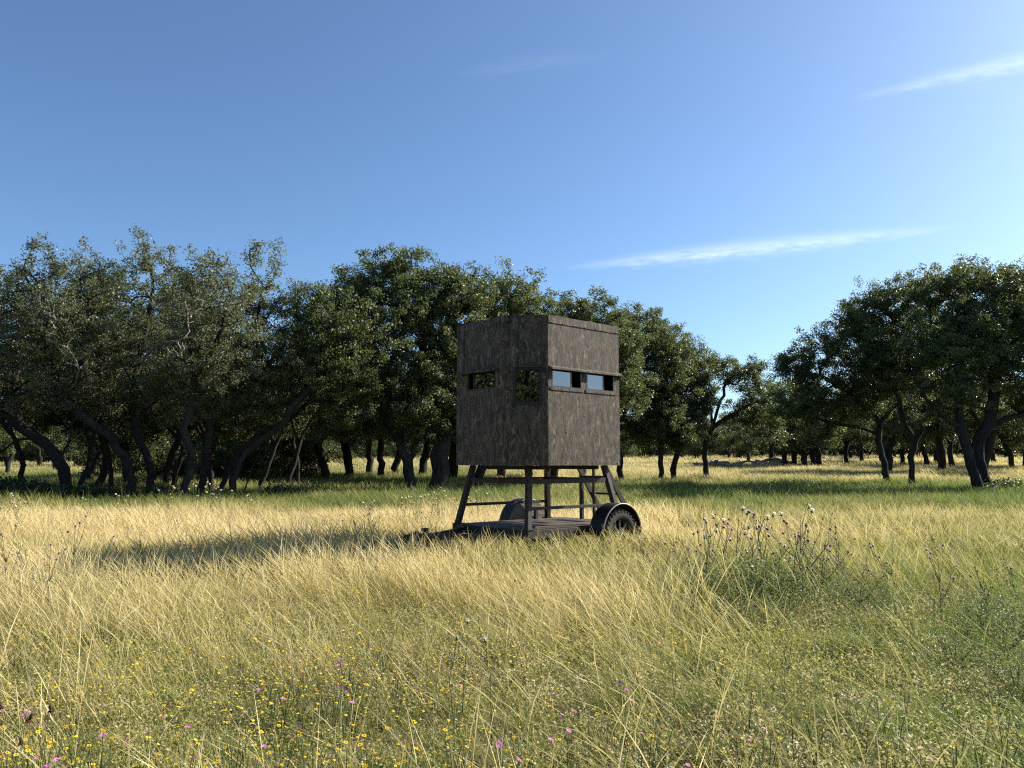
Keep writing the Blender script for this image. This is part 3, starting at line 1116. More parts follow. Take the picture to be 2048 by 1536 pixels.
# row seen between the trunks of the grove and under the broad oak
for px, D, sc in ((20, 47, .72), (115, 50, .7), (185, 37, .85), (262, 34, .85), (330, 44, .85), (420, 33, .9), (500, 46, .9), (575, 40, .8), (-60, 38, .8), (-30, 58, .8)):
    far_oak(px, D, sc, 'small shaded oak seen between the trunks of the dense grove', 'shaded oaks seen through the grove')
for px, D, sc in ((655, 37, .95), (700, 39, 1.0), (741, 46, 1.0), (764, 40, .9), (790, 45, 1.0), (845, 42, 1.0), (905, 38, 1.0), (1000, 36, 1.0), (1060, 38, 1.0), (1165, 40, .9)):
    far_oak(px, D, sc, 'oak with a dark slim trunk in the row beyond the broad forked oak', 'oaks beyond the broad forked oak')
for px, D, sc in ((1566, 58, .95), (1586, 59, .95), (1608, 57, 1.0), (1623, 60, .95), (1637, 57, 1.0), (1540, 66, 1.0), (1495, 72, .8), (1690, 62, .85), (1720, 70, .9),
                  (1880, 47, 1.15), (1900, 54, .95), (1770, 46, 1.15), (1960, 44, 1.15),  (1850, 58, .9), (1868, 66, .9), (1935, 60, .9), (2020, 52, .85), (2042, 55, .85), (1985, 64, .9), (2075, 50, .9), (1800, 64, .85), (1760, 74, .9)):
    lab = ('one of the slim oaks clustered near the long brown brush heap' if 1555 < px < 1650 else 'oak in the field behind the kinked solitary oak' if px < 1555
           else 'oak farther off behind the long low limb of the wide oak' if px < 1830 else 'oak farther off behind the leaning twin trunks')
    far_oak(px, D, sc, lab, 'middle-distance oaks beyond the field')
for k in range(34):
    px = 1180 + (k % 17) * 54 + rnd.uniform(-16, 16)
    D = 88 + (k // 17) * 14 + rnd.uniform(-5, 7)
    if 1180 < px < 1400 and k < 17:
        D += 16
    far_oak(px + rnd.uniform(-22, 22), D, rnd.uniform(.6, 1.08), 'distant oak in the tree line along the far edge of the field', 'distant oaks along the far tree line', dz=rnd.choice((.05, .05, .6, 1.2)))
for k in range(9):
    far_oak(-40 + k * 62 + rnd.uniform(-15, 15), rnd.uniform(66, 80), rnd.uniform(.85, 1.0), 'distant oak behind the grove, glimpsed under its canopy', 'distant oaks behind the grove')


# oaks around the spot where the photograph is taken; the blind's windows mirror them
for x, y, sc in ((-7.5, -12, 1.35), (-2.6, -11, 1.22), (3.5, -13, 1.4), (-5, -18, 1.2), (9, -16, 1.3), (-13, -14, 1.3)):
    far_oak(0, y, sc, 'oak across the meadow, mirrored in the tall corner window', 'oaks mirrored in the windows', x=x)
for x, y, sc in ((-24, 11.5, 1.3), (-26, 15, 1.4), (-23, 18.5, 1.3), (-28, 22, 1.4)):
    far_oak(0, y, sc, 'oak across the meadow, mirrored in the shaded wall window', 'oaks mirrored in the windows', x=x)


# -------- geometry-node scatter used for uncountable growth
def scatter(name, protos, pos, rot, scl, idx, dry, label, cat):
    n = len(pos)
    me = bpy.data.meshes.new(name)
    me.vertices.add(n)
    me.vertices.foreach_set('co', np.ascontiguousarray(pos, np.float32).ravel())
    for k, ty, a in (('rot', 'FLOAT_VECTOR', rot), ('scl', 'FLOAT', scl), ('idx', 'INT', idx), ('dry', 'FLOAT', dry)):
        at = me.attributes.new(k, ty, 'POINT')
        if ty == 'FLOAT_VECTOR':
            at.data.foreach_set('vector', np.ascontiguousarray(a, np.float32).ravel())
        else:
            at.data.foreach_set('value', np.ascontiguousarray(a, np.int32 if ty == 'INT' else np.float32))
    o = link(name, me)
    ng = bpy.data.node_groups.new(name, 'GeometryNodeTree')
    ng.interface.new_socket('Geometry', in_out='INPUT', socket_type='NodeSocketGeometry')
    ng.interface.new_socket('Geometry', in_out='OUTPUT', socket_type='NodeSocketGeometry')
    N, L = ng.nodes.new, ng.links.new
    gi, go = N('NodeGroupInput'), N('NodeGroupOutput')
    g2i = N('GeometryNodeGeometryToInstance')
    for p in reversed(protos):
        oi = N('GeometryNodeObjectInfo')
        oi.inputs['Object'].default_value = p
        L(oi.outputs['Geometry'], g2i.inputs[0])
    ip = N('GeometryNodeInstanceOnPoints')
    ip.inputs['Pick Instance'].default_value = True
    L(gi.outputs[0], ip.inputs['Points'])
    L(g2i.outputs[0], ip.inputs['Instance'])

    def attr(nm, ty):
        a = N('GeometryNodeInputNamedAttribute')
        a.data_type = ty
        a.inputs['Name'].default_value = nm
        return a.outputs['Attribute']
    L(attr('idx', 'INT'), ip.inputs['Instance Index'])
    e2r = N('FunctionNodeEulerToRotation')
    L(attr('rot', 'FLOAT_VECTOR'), e2r.inputs[0])
    L(e2r.outputs[0], ip.inputs['Rotation'])
    cx = N('ShaderNodeCombineXYZ')
    s = attr('scl', 'FLOAT')
    for k in range(3):
        L(s, cx.inputs[k])
    L(cx.outputs[0], ip.inputs['Scale'])
    L(ip.outputs[0], go.inputs[0])
    md = o.modifiers.new('scatter', 'NODES')
    md.node_group = ng
    tag(o, label, cat, kind='stuff')
    return o


def lean_euler(spin, tilt, az):
    """spin about z, then tilt by 'tilt' towards horizontal azimuth 'az' -> XYZ euler"""
    cs, ss = np.cos(spin), np.sin(spin)
    Z = np.zeros_like(spin)
    O = np.ones_like(spin)
    Rz = np.stack([np.stack([cs, -ss, Z], -1), np.stack([ss, cs, Z], -1), np.stack([Z, Z, O], -1)], -2)
    kx, ky = -np.sin(az), np.cos(az)
    c, s = np.cos(tilt), np.sin(tilt)
    K = np.stack([np.stack([c + kx * kx * (1 - c), kx * ky * (1 - c), ky * s], -1),
                  np.stack([kx * ky * (1 - c), c + ky * ky * (1 - c), -kx * s], -1),
                  np.stack([-ky * s, kx * s, c], -1)], -2)
    M = K @ Rz
    b = -np.arcsin(np.clip(M[:, 2, 0], -1, 1))
    a = np.arctan2(M[:, 2, 1], M[:, 2, 2])
    g = np.arctan2(M[:, 1, 0], M[:, 0, 0])
    return np.stack([a, b, g], -1)


def proto(name, V, F, attrs, mat):
    return bpy.data.objects.new(name, np_mesh(name, V, F, attrs, mats=[mat]))


def ribbon_clump(seed, n, h, w, rad, lean, droop, seg=3, head=0.0, spread=0.25):
    """n blades; lean towards -x on average, drooping tips; returns V,F,attrs"""
    rng = np.random.default_rng(seed)
    Vs, Fs, T, Rn = [], [], [], []
    off = 0
    for k in range(n):
        hh = rng.uniform(*h)
        ww = w * rng.uniform(.7, 1.3)
        a = rng.uniform(0, 6.283)
        r0 = rad * math.sqrt(rng.random())
        p = np.array([math.cos(a) * r0, math.sin(a) * r0, 0.0])
        az = math.pi + rng.normal(0, 1.0)
        ld = np.array([math.cos(az), math.sin(az), 0])
        l0 = lean * rng.uniform(.3, 1.4) + rng.normal(0, spread) * .5
        dr = droop * rng.uniform(.2, 1.5)
        side_a = rng.uniform(0, 6.283)
        sd_ = np.array([math.cos(side_a), math.sin(side_a), 0])
        r_ = rng.random()
        for i in range(seg + 1):
            t = i / seg
            q = p + ld * hh * (l0 * t + dr * t ** 2.5) + np.array([0, 0, hh * (t - .18 * dr * t ** 3)])
            wd = ww * (1 - t * .75)
            if head and t > .6:
                wd = ww * (head if i < seg else .3)
            Vs += [q - sd_ * wd * .5, q + sd_ * wd * .5]
            T += [t, t]
            Rn += [r_, r_]
        for i in range(seg):
            b = off + 2 * i
            Fs.append((b, b + 1, b + 3, b + 2))
        off += 2 * (seg + 1)
    return np.array(Vs), np.array(Fs), {'t': np.array(T), 'rnd': np.array(Rn)}


def forb_clump(seed, n, h, rad, leaf):
    rng = np.random.default_rng(seed)
    a = rng.uniform(0, 6.283, n)
    r0 = rad * np.sqrt(rng.random(n))
    z = h * rng.random(n) ** 1.2 * (1 - .5 * (r0 / rad) ** 2)
    c = np.stack([np.cos(a) * r0, np.sin(a) * r0, z + .01], -1)
    V, F, r_ = leaf_arrays(rng, c, leaf, None, .8)
    return V, F, {'t': np.repeat(z / h, 4), 'rnd': r_}


# ------------------------------------------------------------------ blind on trailer
BA = R(41)
BO = Vector((0.226, 10.9, 0.0))
GROUND_B = gzf(.4, 12.0)
rig = empty('hunting_blind_trailer', (BO.x, BO.y, 0.0), BA)
tag(rig, 'camouflage-printed hunting blind box on steel legs built on a two-wheeled trailer', 'hunting blind')

ZB, ZT = 1.40, 3.52
U0, U1, V0, V1, CH = -.30, 2.05, -.29, 1.70, .424
TH = .028
# plan corners, counter-clockwise seen from above, starting at the right face
plan = [(U0 + CH, V0), (U1 - CH, V0), (U1, V0 + CH), (U1, V1 - CH), (U1 - CH, V1), (U0 + CH, V1), (U0, V1 - CH), (U0, V0 + CH)]


def screw_mesh():
    return MB().lathe([(0.0, .0), (.009, .0), (.008, .004), (0.0, .0055)], 8, 'Y').mesh('screw', M_WFRAME)


SCREW = screw_mesh()


def wall(i, openings, band=True, extra_screws=(), label=None):
    """wall from plan[i] to plan[i+1]; openings in (s0,s1,z0,z1) along the wall; local x along wall, y outwards is negative"""
    a, b = Vector(plan[i]), Vector(plan[(i + 1) % 8])
    L_ = (b - a).length
    ang = math.atan2(b.y - a.y, b.x - a.x)
    xs = sorted({0.0, L_} | {s for o in openings for s in o[:2]})
    zs = sorted({ZB, ZT} | {z for o in openings for z in o[2:]})
    mb = MB()
    # solid sheet with real openings: front and back grid plus reveals
    solid = lambda cx, cz: not any(o[0] < cx < o[1] and o[2] < cz < o[3] for o in openings)
    for p, q in zip(xs, xs[1:]):
        for r_, t in zip(zs, zs[1:]):
            if not solid((p + q) / 2, (r_ + t) / 2):
                continue
            # trim back corners a little so neighbouring sheets do not cross
            i0 = .012 if p == 0 else 0
            i1 = .012 if q == L_ else 0
            mb.add([(p, 0, r_), (q, 0, r_), (q, 0, t), (p, 0, t)], [(0, 1, 2, 3)])
            mb.add([(p + i0, TH, r_), (q - i1, TH, r_), (q - i1, TH, t), (p + i0, TH, t)], [(3, 2, 1, 0)])
    for o in openings:
        s0, s1, z0, z1 = o
        mb.add([(s0, 0, z0), (s1, 0, z0), (s1, TH, z0), (s0, TH, z0)], [(0, 1, 2, 3)])
        mb.add([(s0, 0, z1), (s1, 0, z1), (s1, TH, z1), (s0, TH, z1)], [(3, 2, 1, 0)])
        mb.add([(s0, 0, z0), (s0, TH, z0), (s0, TH, z1), (s0, 0, z1)], [(0, 1, 2, 3)])
        mb.add([(s1, 0, z0), (s1, TH, z0), (s1, TH, z1), (s1, 0, z1)], [(3, 2, 1, 0)])
    for zz, fl in ((ZB, 1), (ZT, 0)):
        mb.add([(0, 0, zz), (L_, 0, zz), (L_ - .012, TH, zz), (.012, TH, zz)], [(0, 1, 2, 3) if fl else (3, 2, 1, 0)])
    for x_, e in ((0.0, .012), (L_, -.012)):
        mb.add([(x_, 0, ZB), (x_ + e, TH, ZB), (x_ + e, TH, ZT), (x_, 0, ZT)], [(0, 1, 2, 3)])
    o = link('wall_panel', mb.mesh('wall_panel', M_CAMO), rig, (a.x, a.y, 0), (0, 0, ang))
    if label:
        o['label'] = label
    scr = []
    if band:
        t = MB().lohi((.004, -.008, ZT - .105), (L_ - .004, .0, ZT + .006)).obj('trim_strip', M_CAMO, o, .002)
        k = max(3, int(L_ / .2))
        scr += [(L_ * (j + .25) / (k - .5), -.008, ZT - .092) for j in range(k)]
    scr += list(extra_screws)
    for (x_, y_, z_) in scr:
        link('screw', SCREW, o, (x_, y_, z_), (math.pi, 0, 0))
    return o, L_


def window(w, s0, s1, z0, z1, p0, p1, fw=.022, deep=.012):
    """frame and pane set into the opening of wall w"""
    win = MB()
    y0, y1 = deep - .014, TH + .012
    win.lohi((s0, y0, z0), (s1, y1, z0 + fw)).lohi((s0, y0, z1 - fw), (s1, y1, z1))
    win.lohi((s0, y0 + .001, z0 + fw), (s0 + fw, y1 - .001, z1 - fw)).lohi((s1 - fw, y0 + .001, z0 + fw), (s1, y1 - .001, z1 - fw))
    MBf = win.obj('window_frame', M_WFRAME, w)
    pm = MB().lohi((p0, deep + .010, z0 + fw * .8), (p1, deep + .015, z1 - fw * .8))
    pm.obj('window_pane', M_GLASS, w)
    if p1 < s1 - .05:       # sliding sash edge
        MB().lohi((p1 - .004, deep + .004, z0 + fw), (p1 + .014, deep + .022, z1 - fw)).obj('sash_edge', M_WFRAME, w)
    if p0 > s0 + .05:
        MB().lohi((p0 - .014, deep + .004, z0 + fw), (p0 + .004, deep + .022, z1 - fw)).obj('sash_edge', M_WFRAME, w)


def hood(w, s0, s1, z, proj=.085, drop=.03, ends=(True, True)):
    m = MB()
    m.add([(s0, -.002, z + .02), (s1, -.002, z + .02), (s1, -proj, z - drop + .02), (s0, -proj, z - drop + .02),
           (s0, -.002, z + .012), (s1, -.002, z + .012), (s1, -proj, z - drop + .012), (s0, -proj, z - drop + .012)],
          [(0, 3, 2, 1), (4, 5, 6, 7), (0, 1, 5, 4), (1, 2, 6, 5), (2, 3, 7, 6), (3, 0, 4, 7)])
    m.lohi((s0, -proj - .003, z - drop - .004), (s1, -proj + .003, z - drop + .0215))     # front lip
    for f, s in zip(ends, (s0, s1 - .006)):
        if f:
            m.add([(s, -.002, z + .011), (s, -proj + .003, z - drop + .011), (s, -.002, z - .075),
                   (s + .006, -.002, z + .011), (s + .006, -proj + .003, z - drop + .011), (s + .006, -.002, z - .075)],
                  [(0, 1, 2), (3, 5, 4), (0, 3, 4, 1), (1, 4, 5, 2), (2, 5, 3, 0)])
    return m.obj('window_hood', M_CAMO, w)


WZ0, WZ1 = 2.50, 2.78
u_off = -(U0 + CH)
row = lambda s0, s1, z, n: [(s0 + (s1 - s0) * k / (n - 1), -.0005, z) for k in range(n)]
wR, LR = wall(0, [(.19 + u_off, .80 + u_off, WZ0, WZ1), (.90 + u_off, 1.51 + u_off, WZ0, WZ1)],
              extra_screws=row(.05, 1.45, ZB + .03, 6) + row(.03, 1.46, 2.46, 7) + [(.72, -.0005, 3.05), (.72, -.0005, 2.12), (.5, -.0005, 1.86), (1.2, -.0005, 1.84), (.35, -.0005, 1.87), (.95, -.0005, 1.85)],
              label='sunlit wall with two side-by-side sliding windows')
for s0, p1 in ((.19, .597), (.90, 1.285)):
    window(wR, s0 + u_off, s0 + .61 + u_off, WZ0, WZ1, s0 + .012 + u_off, p1 + u_off)
    fr = MB()                                               # camo-painted outer sill strip
    fr.lohi((s0 - .03 + u_off, -.010, WZ0 - .04), (s0 + .64 + u_off, -.0005, WZ0 + .004)).obj('window_sill', M_CAMO, wR, .002)
hood(wR, .012, LR + .012, WZ1 + .005, .065)
w1, _ = wall(1, [])
wr, Lr = wall(2, [])
wall(3, [])
wall(4, [(.45, 1.05, WZ0, WZ1)])
wall(5, [])
# left face: plan[6] -> plan[7] runs towards the camera corner
vL = lambda v: (V1 - CH) - v
wL, LL = wall(6, [(vL(1.017), vL(.354), WZ0, WZ1)], label='shaded wall with one sliding window')
window(wL, vL(1.017), vL(.354), WZ0, WZ1, vL(.883), vL(.354) - .01)
hood(wL, vL(1.10), vL(.30), WZ1 + .005, ends=(True, True))
MB().lohi((.002, -.006, ZB), (.185, -.0004, ZT - .108)).obj('corner_strip', M_CAMO, wL, .002)
# chamfer with the tall bow window
wC, LC = wall(7, [(.21 * .6, .82 * .6, 2.27, 2.78)], label='narrow corner wall with a tall window')
window(wC, .21 * .6, .82 * .6, 2.27, 2.78, .21 * .6 + .012, .82 * .6 - .012, .024)
ob = MB()
a0_, a1_ = .21 * .6, .82 * .6
ob.lohi((a0_ - .02, -.012, 2.245), (a1_ + .02, -.0005, 2.275)).lohi((a0_ - .02, -.012, 2.745), (a1_ + .02, -.0005, 2.7745))
ob.lohi((a0_ - .02, -.011, 2.275), (a0_ + .014, -.0005, 2.745)).lohi((a1_ - .014, -.011, 2.275), (a1_ + .02, -.0005, 2.745))
ob.obj('outer_frame', M_WFRAME, wC)
hb = MB()
hb.lohi((.185 * .6, -.045, 2.775), (.875 * .6, -.0005, 2.79))
hb.lohi((.862 * .6, -.040, 2.715), (.875 * .6, -.0005, 2.775))
hb.obj('window_hood', M_CAMO, wC)
# floor, roof with lip
rf = MB()
roof_pts = [(p[0], p[1]) for p in plan]
cx, cy = (U0 + U1) / 2, (V0 + V1) / 2
inn = lambda p, k: (cx + (p[0] - cx) * k, cy + (p[1] - cy) * k)
rp_ = [inn(p, .985) for p in roof_pts]
rf.add([(*p, ZT - .04) for p in rp_] + [(*p, ZT + .004) for p in rp_] + [(cx, cy, ZT + .10)],
       [tuple(range(7, -1, -1))] + [(k, (k + 1) % 8, 8 + (k + 1) % 8, 8 + k) for k in range(8)] + [(8 + k, 8 + (k + 1) % 8, 16) for k in range(8)])
rf.obj('roof', M_CAMO, rig)
fp = [inn(p, .98) for p in roof_pts]
fl = MB()
fl.add([(*p, ZB + .006) for p in fp] + [(*p, ZB + .04) for p in fp],
       [tuple(range(7, -1, -1)), tuple(range(8, 16))] + [(k, (k + 1) % 8, 8 + (k + 1) % 8, 8 + k) for k in range(8)])
fl.obj('floor_panel', M_INSIDE, rig)
ip_ = [inn(p, .965) for p in roof_pts]     # dark carpet lining just below the windows
li = MB()
li.add([(*p, ZB + .05) for p in ip_] + [(*p, 2.22) for p in ip_], [(k, (k + 1) % 8, 8 + (k + 1) % 8, 8 + k) for k in range(8)])
li.obj('inner_lining', M_INSIDE, rig)

# legs (splayed), rings and rails
LEGS = [(0, 0), (1.93, 0), (1.93, 1.63), (0, 1.63)]
INS = .17


def leg_at(k, z):
    b = LEGS[k]
    t = (z - .50) / .90 * INS
    return Vector((b[0] + (t if b[0] == 0 else -t), b[1] + (t if b[1] == 0 else -t), z))


for k in range(4):
    m = MB()
    a, b = leg_at(k, .50), leg_at(k, ZB + .004)
    m.beam(a, b, .078, .078, (1, 0, 0))
    lg = m.obj('leg', M_FRAME, rig, .004)
    MB().lohi((a.x - .07, a.y - .07, .5015), (a.x + .07, a.y + .07, .512)).obj('foot_plate', M_FRAME, lg)
for k in range(4):
    a, b = leg_at(k, 1.17), leg_at((k + 1) % 4, 1.17)
    a2, b2 = a + (b - a).normalized() * .03, b + (a - b).normalized() * .03
    MB().beam(a2, b2, .045, .07).obj('upper_rail', M_FRAME, rig, .003)
for (i, j) in ((0, 1), (3, 2)):
    a, b = leg_at(i, .79), leg_at(j, .79)
    a2, b2 = a + (b - a).normalized() * .03, b + (a - b).normalized() * .03
    MB().beam(a2, b2, .035, .045).obj('lower_rail', M_FRAME, rig, .003)
# cross members under the box floor
for u in (.35, 1.5):
    MB().beam((u, V0 + .35, 1.368), (u, V1 - .35, 1.368), .05, .06).obj('floor_joist', M_FRAME, rig)
# rear porch posts
for (u, v, z1_, w_) in ((2.22, 1.10, ZB, .055), (2.22, .815, ZB, .04)):
    MB().lohi((u - w_ / 2, v - w_ / 2, .50), (u + w_ / 2, v + w_ / 2, z1_)).obj('post', M_FRAME, rig, .003)
MB().beam((2.22, 1.10, 1.36), (1.76, 1.30, 1.36), .04, .05).obj('porch_rail', M_FRAME, rig)
MB().lohi((1.55, 1.52, .5), (1.60, 1.57, .66)).obj('stub_post', M_FRAME, rig)
# ladder to the rear door
ladder = MB()
lad_t = lambda z: 2.05 + (1.40 - z) * .72
LADV = (.41, 1.02)
for q, v in enumerate(LADV):
    m = MB()
    m.beam((lad_t(1.40), v, 1.40), (lad_t(.06), v, .06), .03, .085)
    if q == 0:
        lad = m.obj('ladder_stringer', M_FRAME, rig, .003)
    else:
        m.obj('ladder_stringer', M_FRAME, rig, .003)
for z in (1.21, .93, .65, .37):
    u = lad_t(z)
    MB().lohi((u - .08, LADV[0] + .012, z - .016), (u + .08, LADV[1] - .012, z + .016)).obj('ladder_step', M_FRAME, rig, .003)

# trailer bed
DU0, DU1, DV0, DV1 = -.06, 2.30, -.06, 1.69
MB().lohi((DU0 + .05, DV0 + .05, .478), (DU1 - .05, DV1 - .05, .50)).obj('deck_plate', M_TREAD, rig)
for (lo, hi) in (((DU0, DV0, .375), (DU1, DV0 + .05, .497)), ((DU0, DV1 - .05, .375), (DU1, DV1, .497)),
                 ((DU0, DV0 + .05, .376), (DU0 + .05, DV1 - .05, .496)), ((DU1 - .05, DV0 + .05, .376), (DU1, DV1 - .05, .496))):
    MB().lohi(lo, hi).obj('frame_rail', M_FRAME, rig, .004)
for k in range(4):
    u = .4 + k * .5
    MB().lohi((u - .02, DV0 + .05, .40), (u + .02, DV1 - .05, .477)).obj('crossmember', M_FRAME, rig)
# loose steel angle lying over the deck and side lips
MB().lohi((DU0 + .06, DV0 + .012, .4975), (DU1 - .06, DV0 + .045, .512)).obj('deck_edge_strip', M_FRAME, rig)
# axle, wheels, fenders
WU, WR = 1.58, .372
MB().tube([(WU, DV0 - .10, WR), (WU, DV1 + .10, WR)], .035, 10).obj('axle', M_DARK, rig)
for v in (.1, 1.53):
    sp = MB()
    for k in range(3):
        sp.add([], [])
        L_ = .36 - k * .1
        sp.tube([(WU - L_, v, .372 - .0), (WU - L_ * .4, v, .34 - k * .012), (WU, v, .325 - k * .014), (WU + L_ * .4, v, .34 - k * .012), (WU + L_, v, .372)], .014, 6)
    sp.obj('leaf_spring', M_DARK, rig)


def wheel(vc, outward):
    wr_ = empty('wheel', (0, 0, 0))
    wr_.parent = rig
    wr_.location = (WU, vc, WR)
    wr_.scale = (1.11, 1.05, 1.11)
    wr_.rotation_euler = (0, 0, 0 if outward < 0 else math.pi)
    # tyre: carcass and blocks of tread
    t = MB()
    hw = .105
    prof = [(.205, -.085), (.225, -.100), (.285, -hw), (.312, -.094), (.322, -.075), (.323, 0), (.322, .075), (.312, .094), (.285, hw), (.225, .100), (.205, .085), (.205, -.085)]
    t.lathe(prof, 44)
    nb = 30
    for r_ in range(4):
        y = (-.078, -.028, .028, .078)[r_]
        for k in range(nb):
            a = (k + (.5 if r_ % 2 else 0)) / nb * 2 * math.pi
            rot = Matrix.Rotation(-a, 3, 'Y') @ Matrix.Rotation(.25 * (1 if r_ % 2 else -1), 3, 'X')
            c = Vector((math.cos(a) * .326, y, math.sin(a) * .326))
            t.box(c, (.020, .040, .045), rot)
    for k in range(nb):     # shoulder lugs on the sidewall
        a = (k + .25) / nb * 2 * math.pi
        rot = Matrix.Rotation(-a, 3, 'Y')
        t.box((math.cos(a) * .303, -.100, math.sin(a) * .303), (.030, .016, .030), rot)
    t.obj('tyre', M_RUBBER, wr_)
    r2 = MB()
    r2.lathe([(.207, -.085), (.198, -.080), (.190, -.045), (.185, .06), (.206, .084)], 36)
    for k in range(8):                                      # eight spokes
        a = k / 8 * 2 * math.pi
        rot = Matrix.Rotation(-a, 3, 'Y')
        r2.box((math.cos(a) * .13, -.060, math.sin(a) * .13), (.125, .022, .034), rot)
    r2.lathe([(0, -.075), (.055, -.075), (.075, -.060), (.078, -.03), (0, -.03)], 24)
    r2.lathe([(0, -.115), (.026, -.112), (.032, -.075)], 16)
    r2.obj('rim', M_RIM, wr_)
    nut = MB().lathe([(0, -.09), (.009, -.09), (.009, -.07)], 6).mesh('wheel_nut', M_CHAIN)
    for k in range(5):
        a = k / 5 * 2 * math.pi + .3
        link('wheel_nut', nut, wr_, (math.cos(a) * .056, 0, math.sin(a) * .056))
    return wr_


wheel(DV0 - .17, -1)
wheel(DV1 + .17, 1)


def fender(v_in, v_out, lipside):
    f = MB()
    R0, zc = .435, .40
    n = 28
    a0, a1 = R(-8), R(188)
    th = .006
    A = [a0 + (a1 - a0) * k / n for k in range(n + 1)]
    ring = []
    for a in A:
        for (r_, v) in ((R0, v_in), (R0, v_out), (R0 - th, v_out), (R0 - th, v_in)):
            ring.append((WU + math.cos(a) * r_, v, zc + math.sin(a) * r_))
    fs = []
    for k in range(n):
        for q in range(4):
            fs.append((4 * k + q, 4 * k + (q + 1) % 4, 4 * k + 4 + (q + 1) % 4, 4 * k + 4 + q))
    fs += [(0, 1, 2, 3), (4 * n + 3, 4 * n + 2, 4 * n + 1, 4 * n)]
    f.add(ring, fs, False)
    fo = f.obj('fender', M_FENDER, rig)
    # rolled bright lip on the outer edge
    lp = MB().tube([(WU + math.cos(a) * (R0 - .006), v_out, zc + math.sin(a) * (R0 - .006)) for a in A], .011, 6)
    lp.obj('lip', M_LIP, fo)
    l2 = MB().tube([(WU + math.cos(a) * (R0 - .006), v_in, zc + math.sin(a) * (R0 - .006)) for a in A], .008, 6)
    l2.obj('inner_edge', M_LIP, fo)
    # inner tread-plate web against the deck
    w_ = MB()
    vi = v_in + (.006 if v_out < v_in else -.006)
    pts = [(WU + math.cos(a) * (R0 - .008), zc + math.sin(a) * (R0 - .008)) for a in A]
    e = .004
    w_.add([(p[0], vi - e, p[1]) for p in pts] + [(p[0], vi + e, p[1]) for p in pts],
           [tuple(range(len(pts))), tuple(range(2 * len(pts) - 1, len(pts) - 1, -1))])
    w_.obj('fender_web', M_TREADV, fo)


fender(DV0 - .03, DV0 - .30, -1)
fender(DV1 + .03, DV1 + .30, 1)
# tongue: A-frame, coupler, jack, chains, wiring
CPL = Vector((-1.45, .815, .415))
for v in (.18, 1.45):
    MB().beam((DU0 + .01, v, .415), (-1.05, .815 + (.035 if v > 1 else -.035), .415), .055, .085).obj('tongue_beam', M_DARK, rig, .004)
MB().beam((-.9, .815, .425), (-1.28, .815, .425), .08, .09).obj('tongue_nose', M_DARK, rig, .006)
cp = MB()
cp.lohi((-1.42, .765, .40), (-1.24, .865, .475))
cp.tube([(-1.46, .815, .47), (-1.47, .815, .42), (-1.46, .815, .385)], [.035, .062, .058], 12)
cp.box((-1.34, .815, .492), (.12, .03, .025))
cp.obj('coupler', M_DARK, rig, .006)
jk = MB()
jk.tube([(-1.10, .90, .22), (-1.10, .90, .50)], .034, 12)
jk.tube([(-1.10, .90, .50), (-1.10, .90, .535)], [.044, .038], 12)
jk.tube([(-1.10, .90, .52), (-1.10, 1.0, .52), (-1.10, 1.0, .49)], .008, 6)
jk.tube([(-1.10, .90, .22), (-1.10, .90, .02 + gzf(-.9, 10.2))], .022, 10)
jk.lathe([(0, .0), (.09, .0), (.09, .012), (0, .014)], 14, 'Z', (-1.10, .90, .0 + gzf(-1.1, 10.7)))
jk.obj('tongue_jack', M_DARK, rig)
ch = MB()
link_n = 15
for k in range(link_n):                     # looped safety chain hanging at the front rail
    t = k / (link_n - 1)
    p = Vector((DU0 - .035, 1.48 - .52 * t, .43 - .16 * math.sin(math.pi * t)))
    loop = []
    for q in range(9):
        a = q / 8 * 2 * math.pi
        loop.append(p + (Vector((0, math.cos(a) * .026, math.sin(a) * .012)) if k % 2 else Vector((math.sin(a) * .012, math.cos(a) * .026, 0))))
    ch.tube(loop, .0045, 5, False)
ch.obj('safety_chain', M_CHAIN, rig)
cb = MB()
cb.tube([(DU0 + .01, 1.30, .44), (DU0 - .05, 1.34, .40), (DU0 - .08, 1.40, .42), (DU0 - .05, 1.46, .46), (DU0 - .02, 1.44, .50), (DU0 - .03, 1.36, .46)], .007, 6)
cb.obj('wiring_loop', M_LIP, rig)
for v in (.03, 1.60):
    MB().lohi((DU1 + .001, v - .07, .40), (DU1 + .03, v + .07, .47)).obj('tail_light', flat_mat('red_lens', (.25, .01, .01), .3, 0), rig, .004)
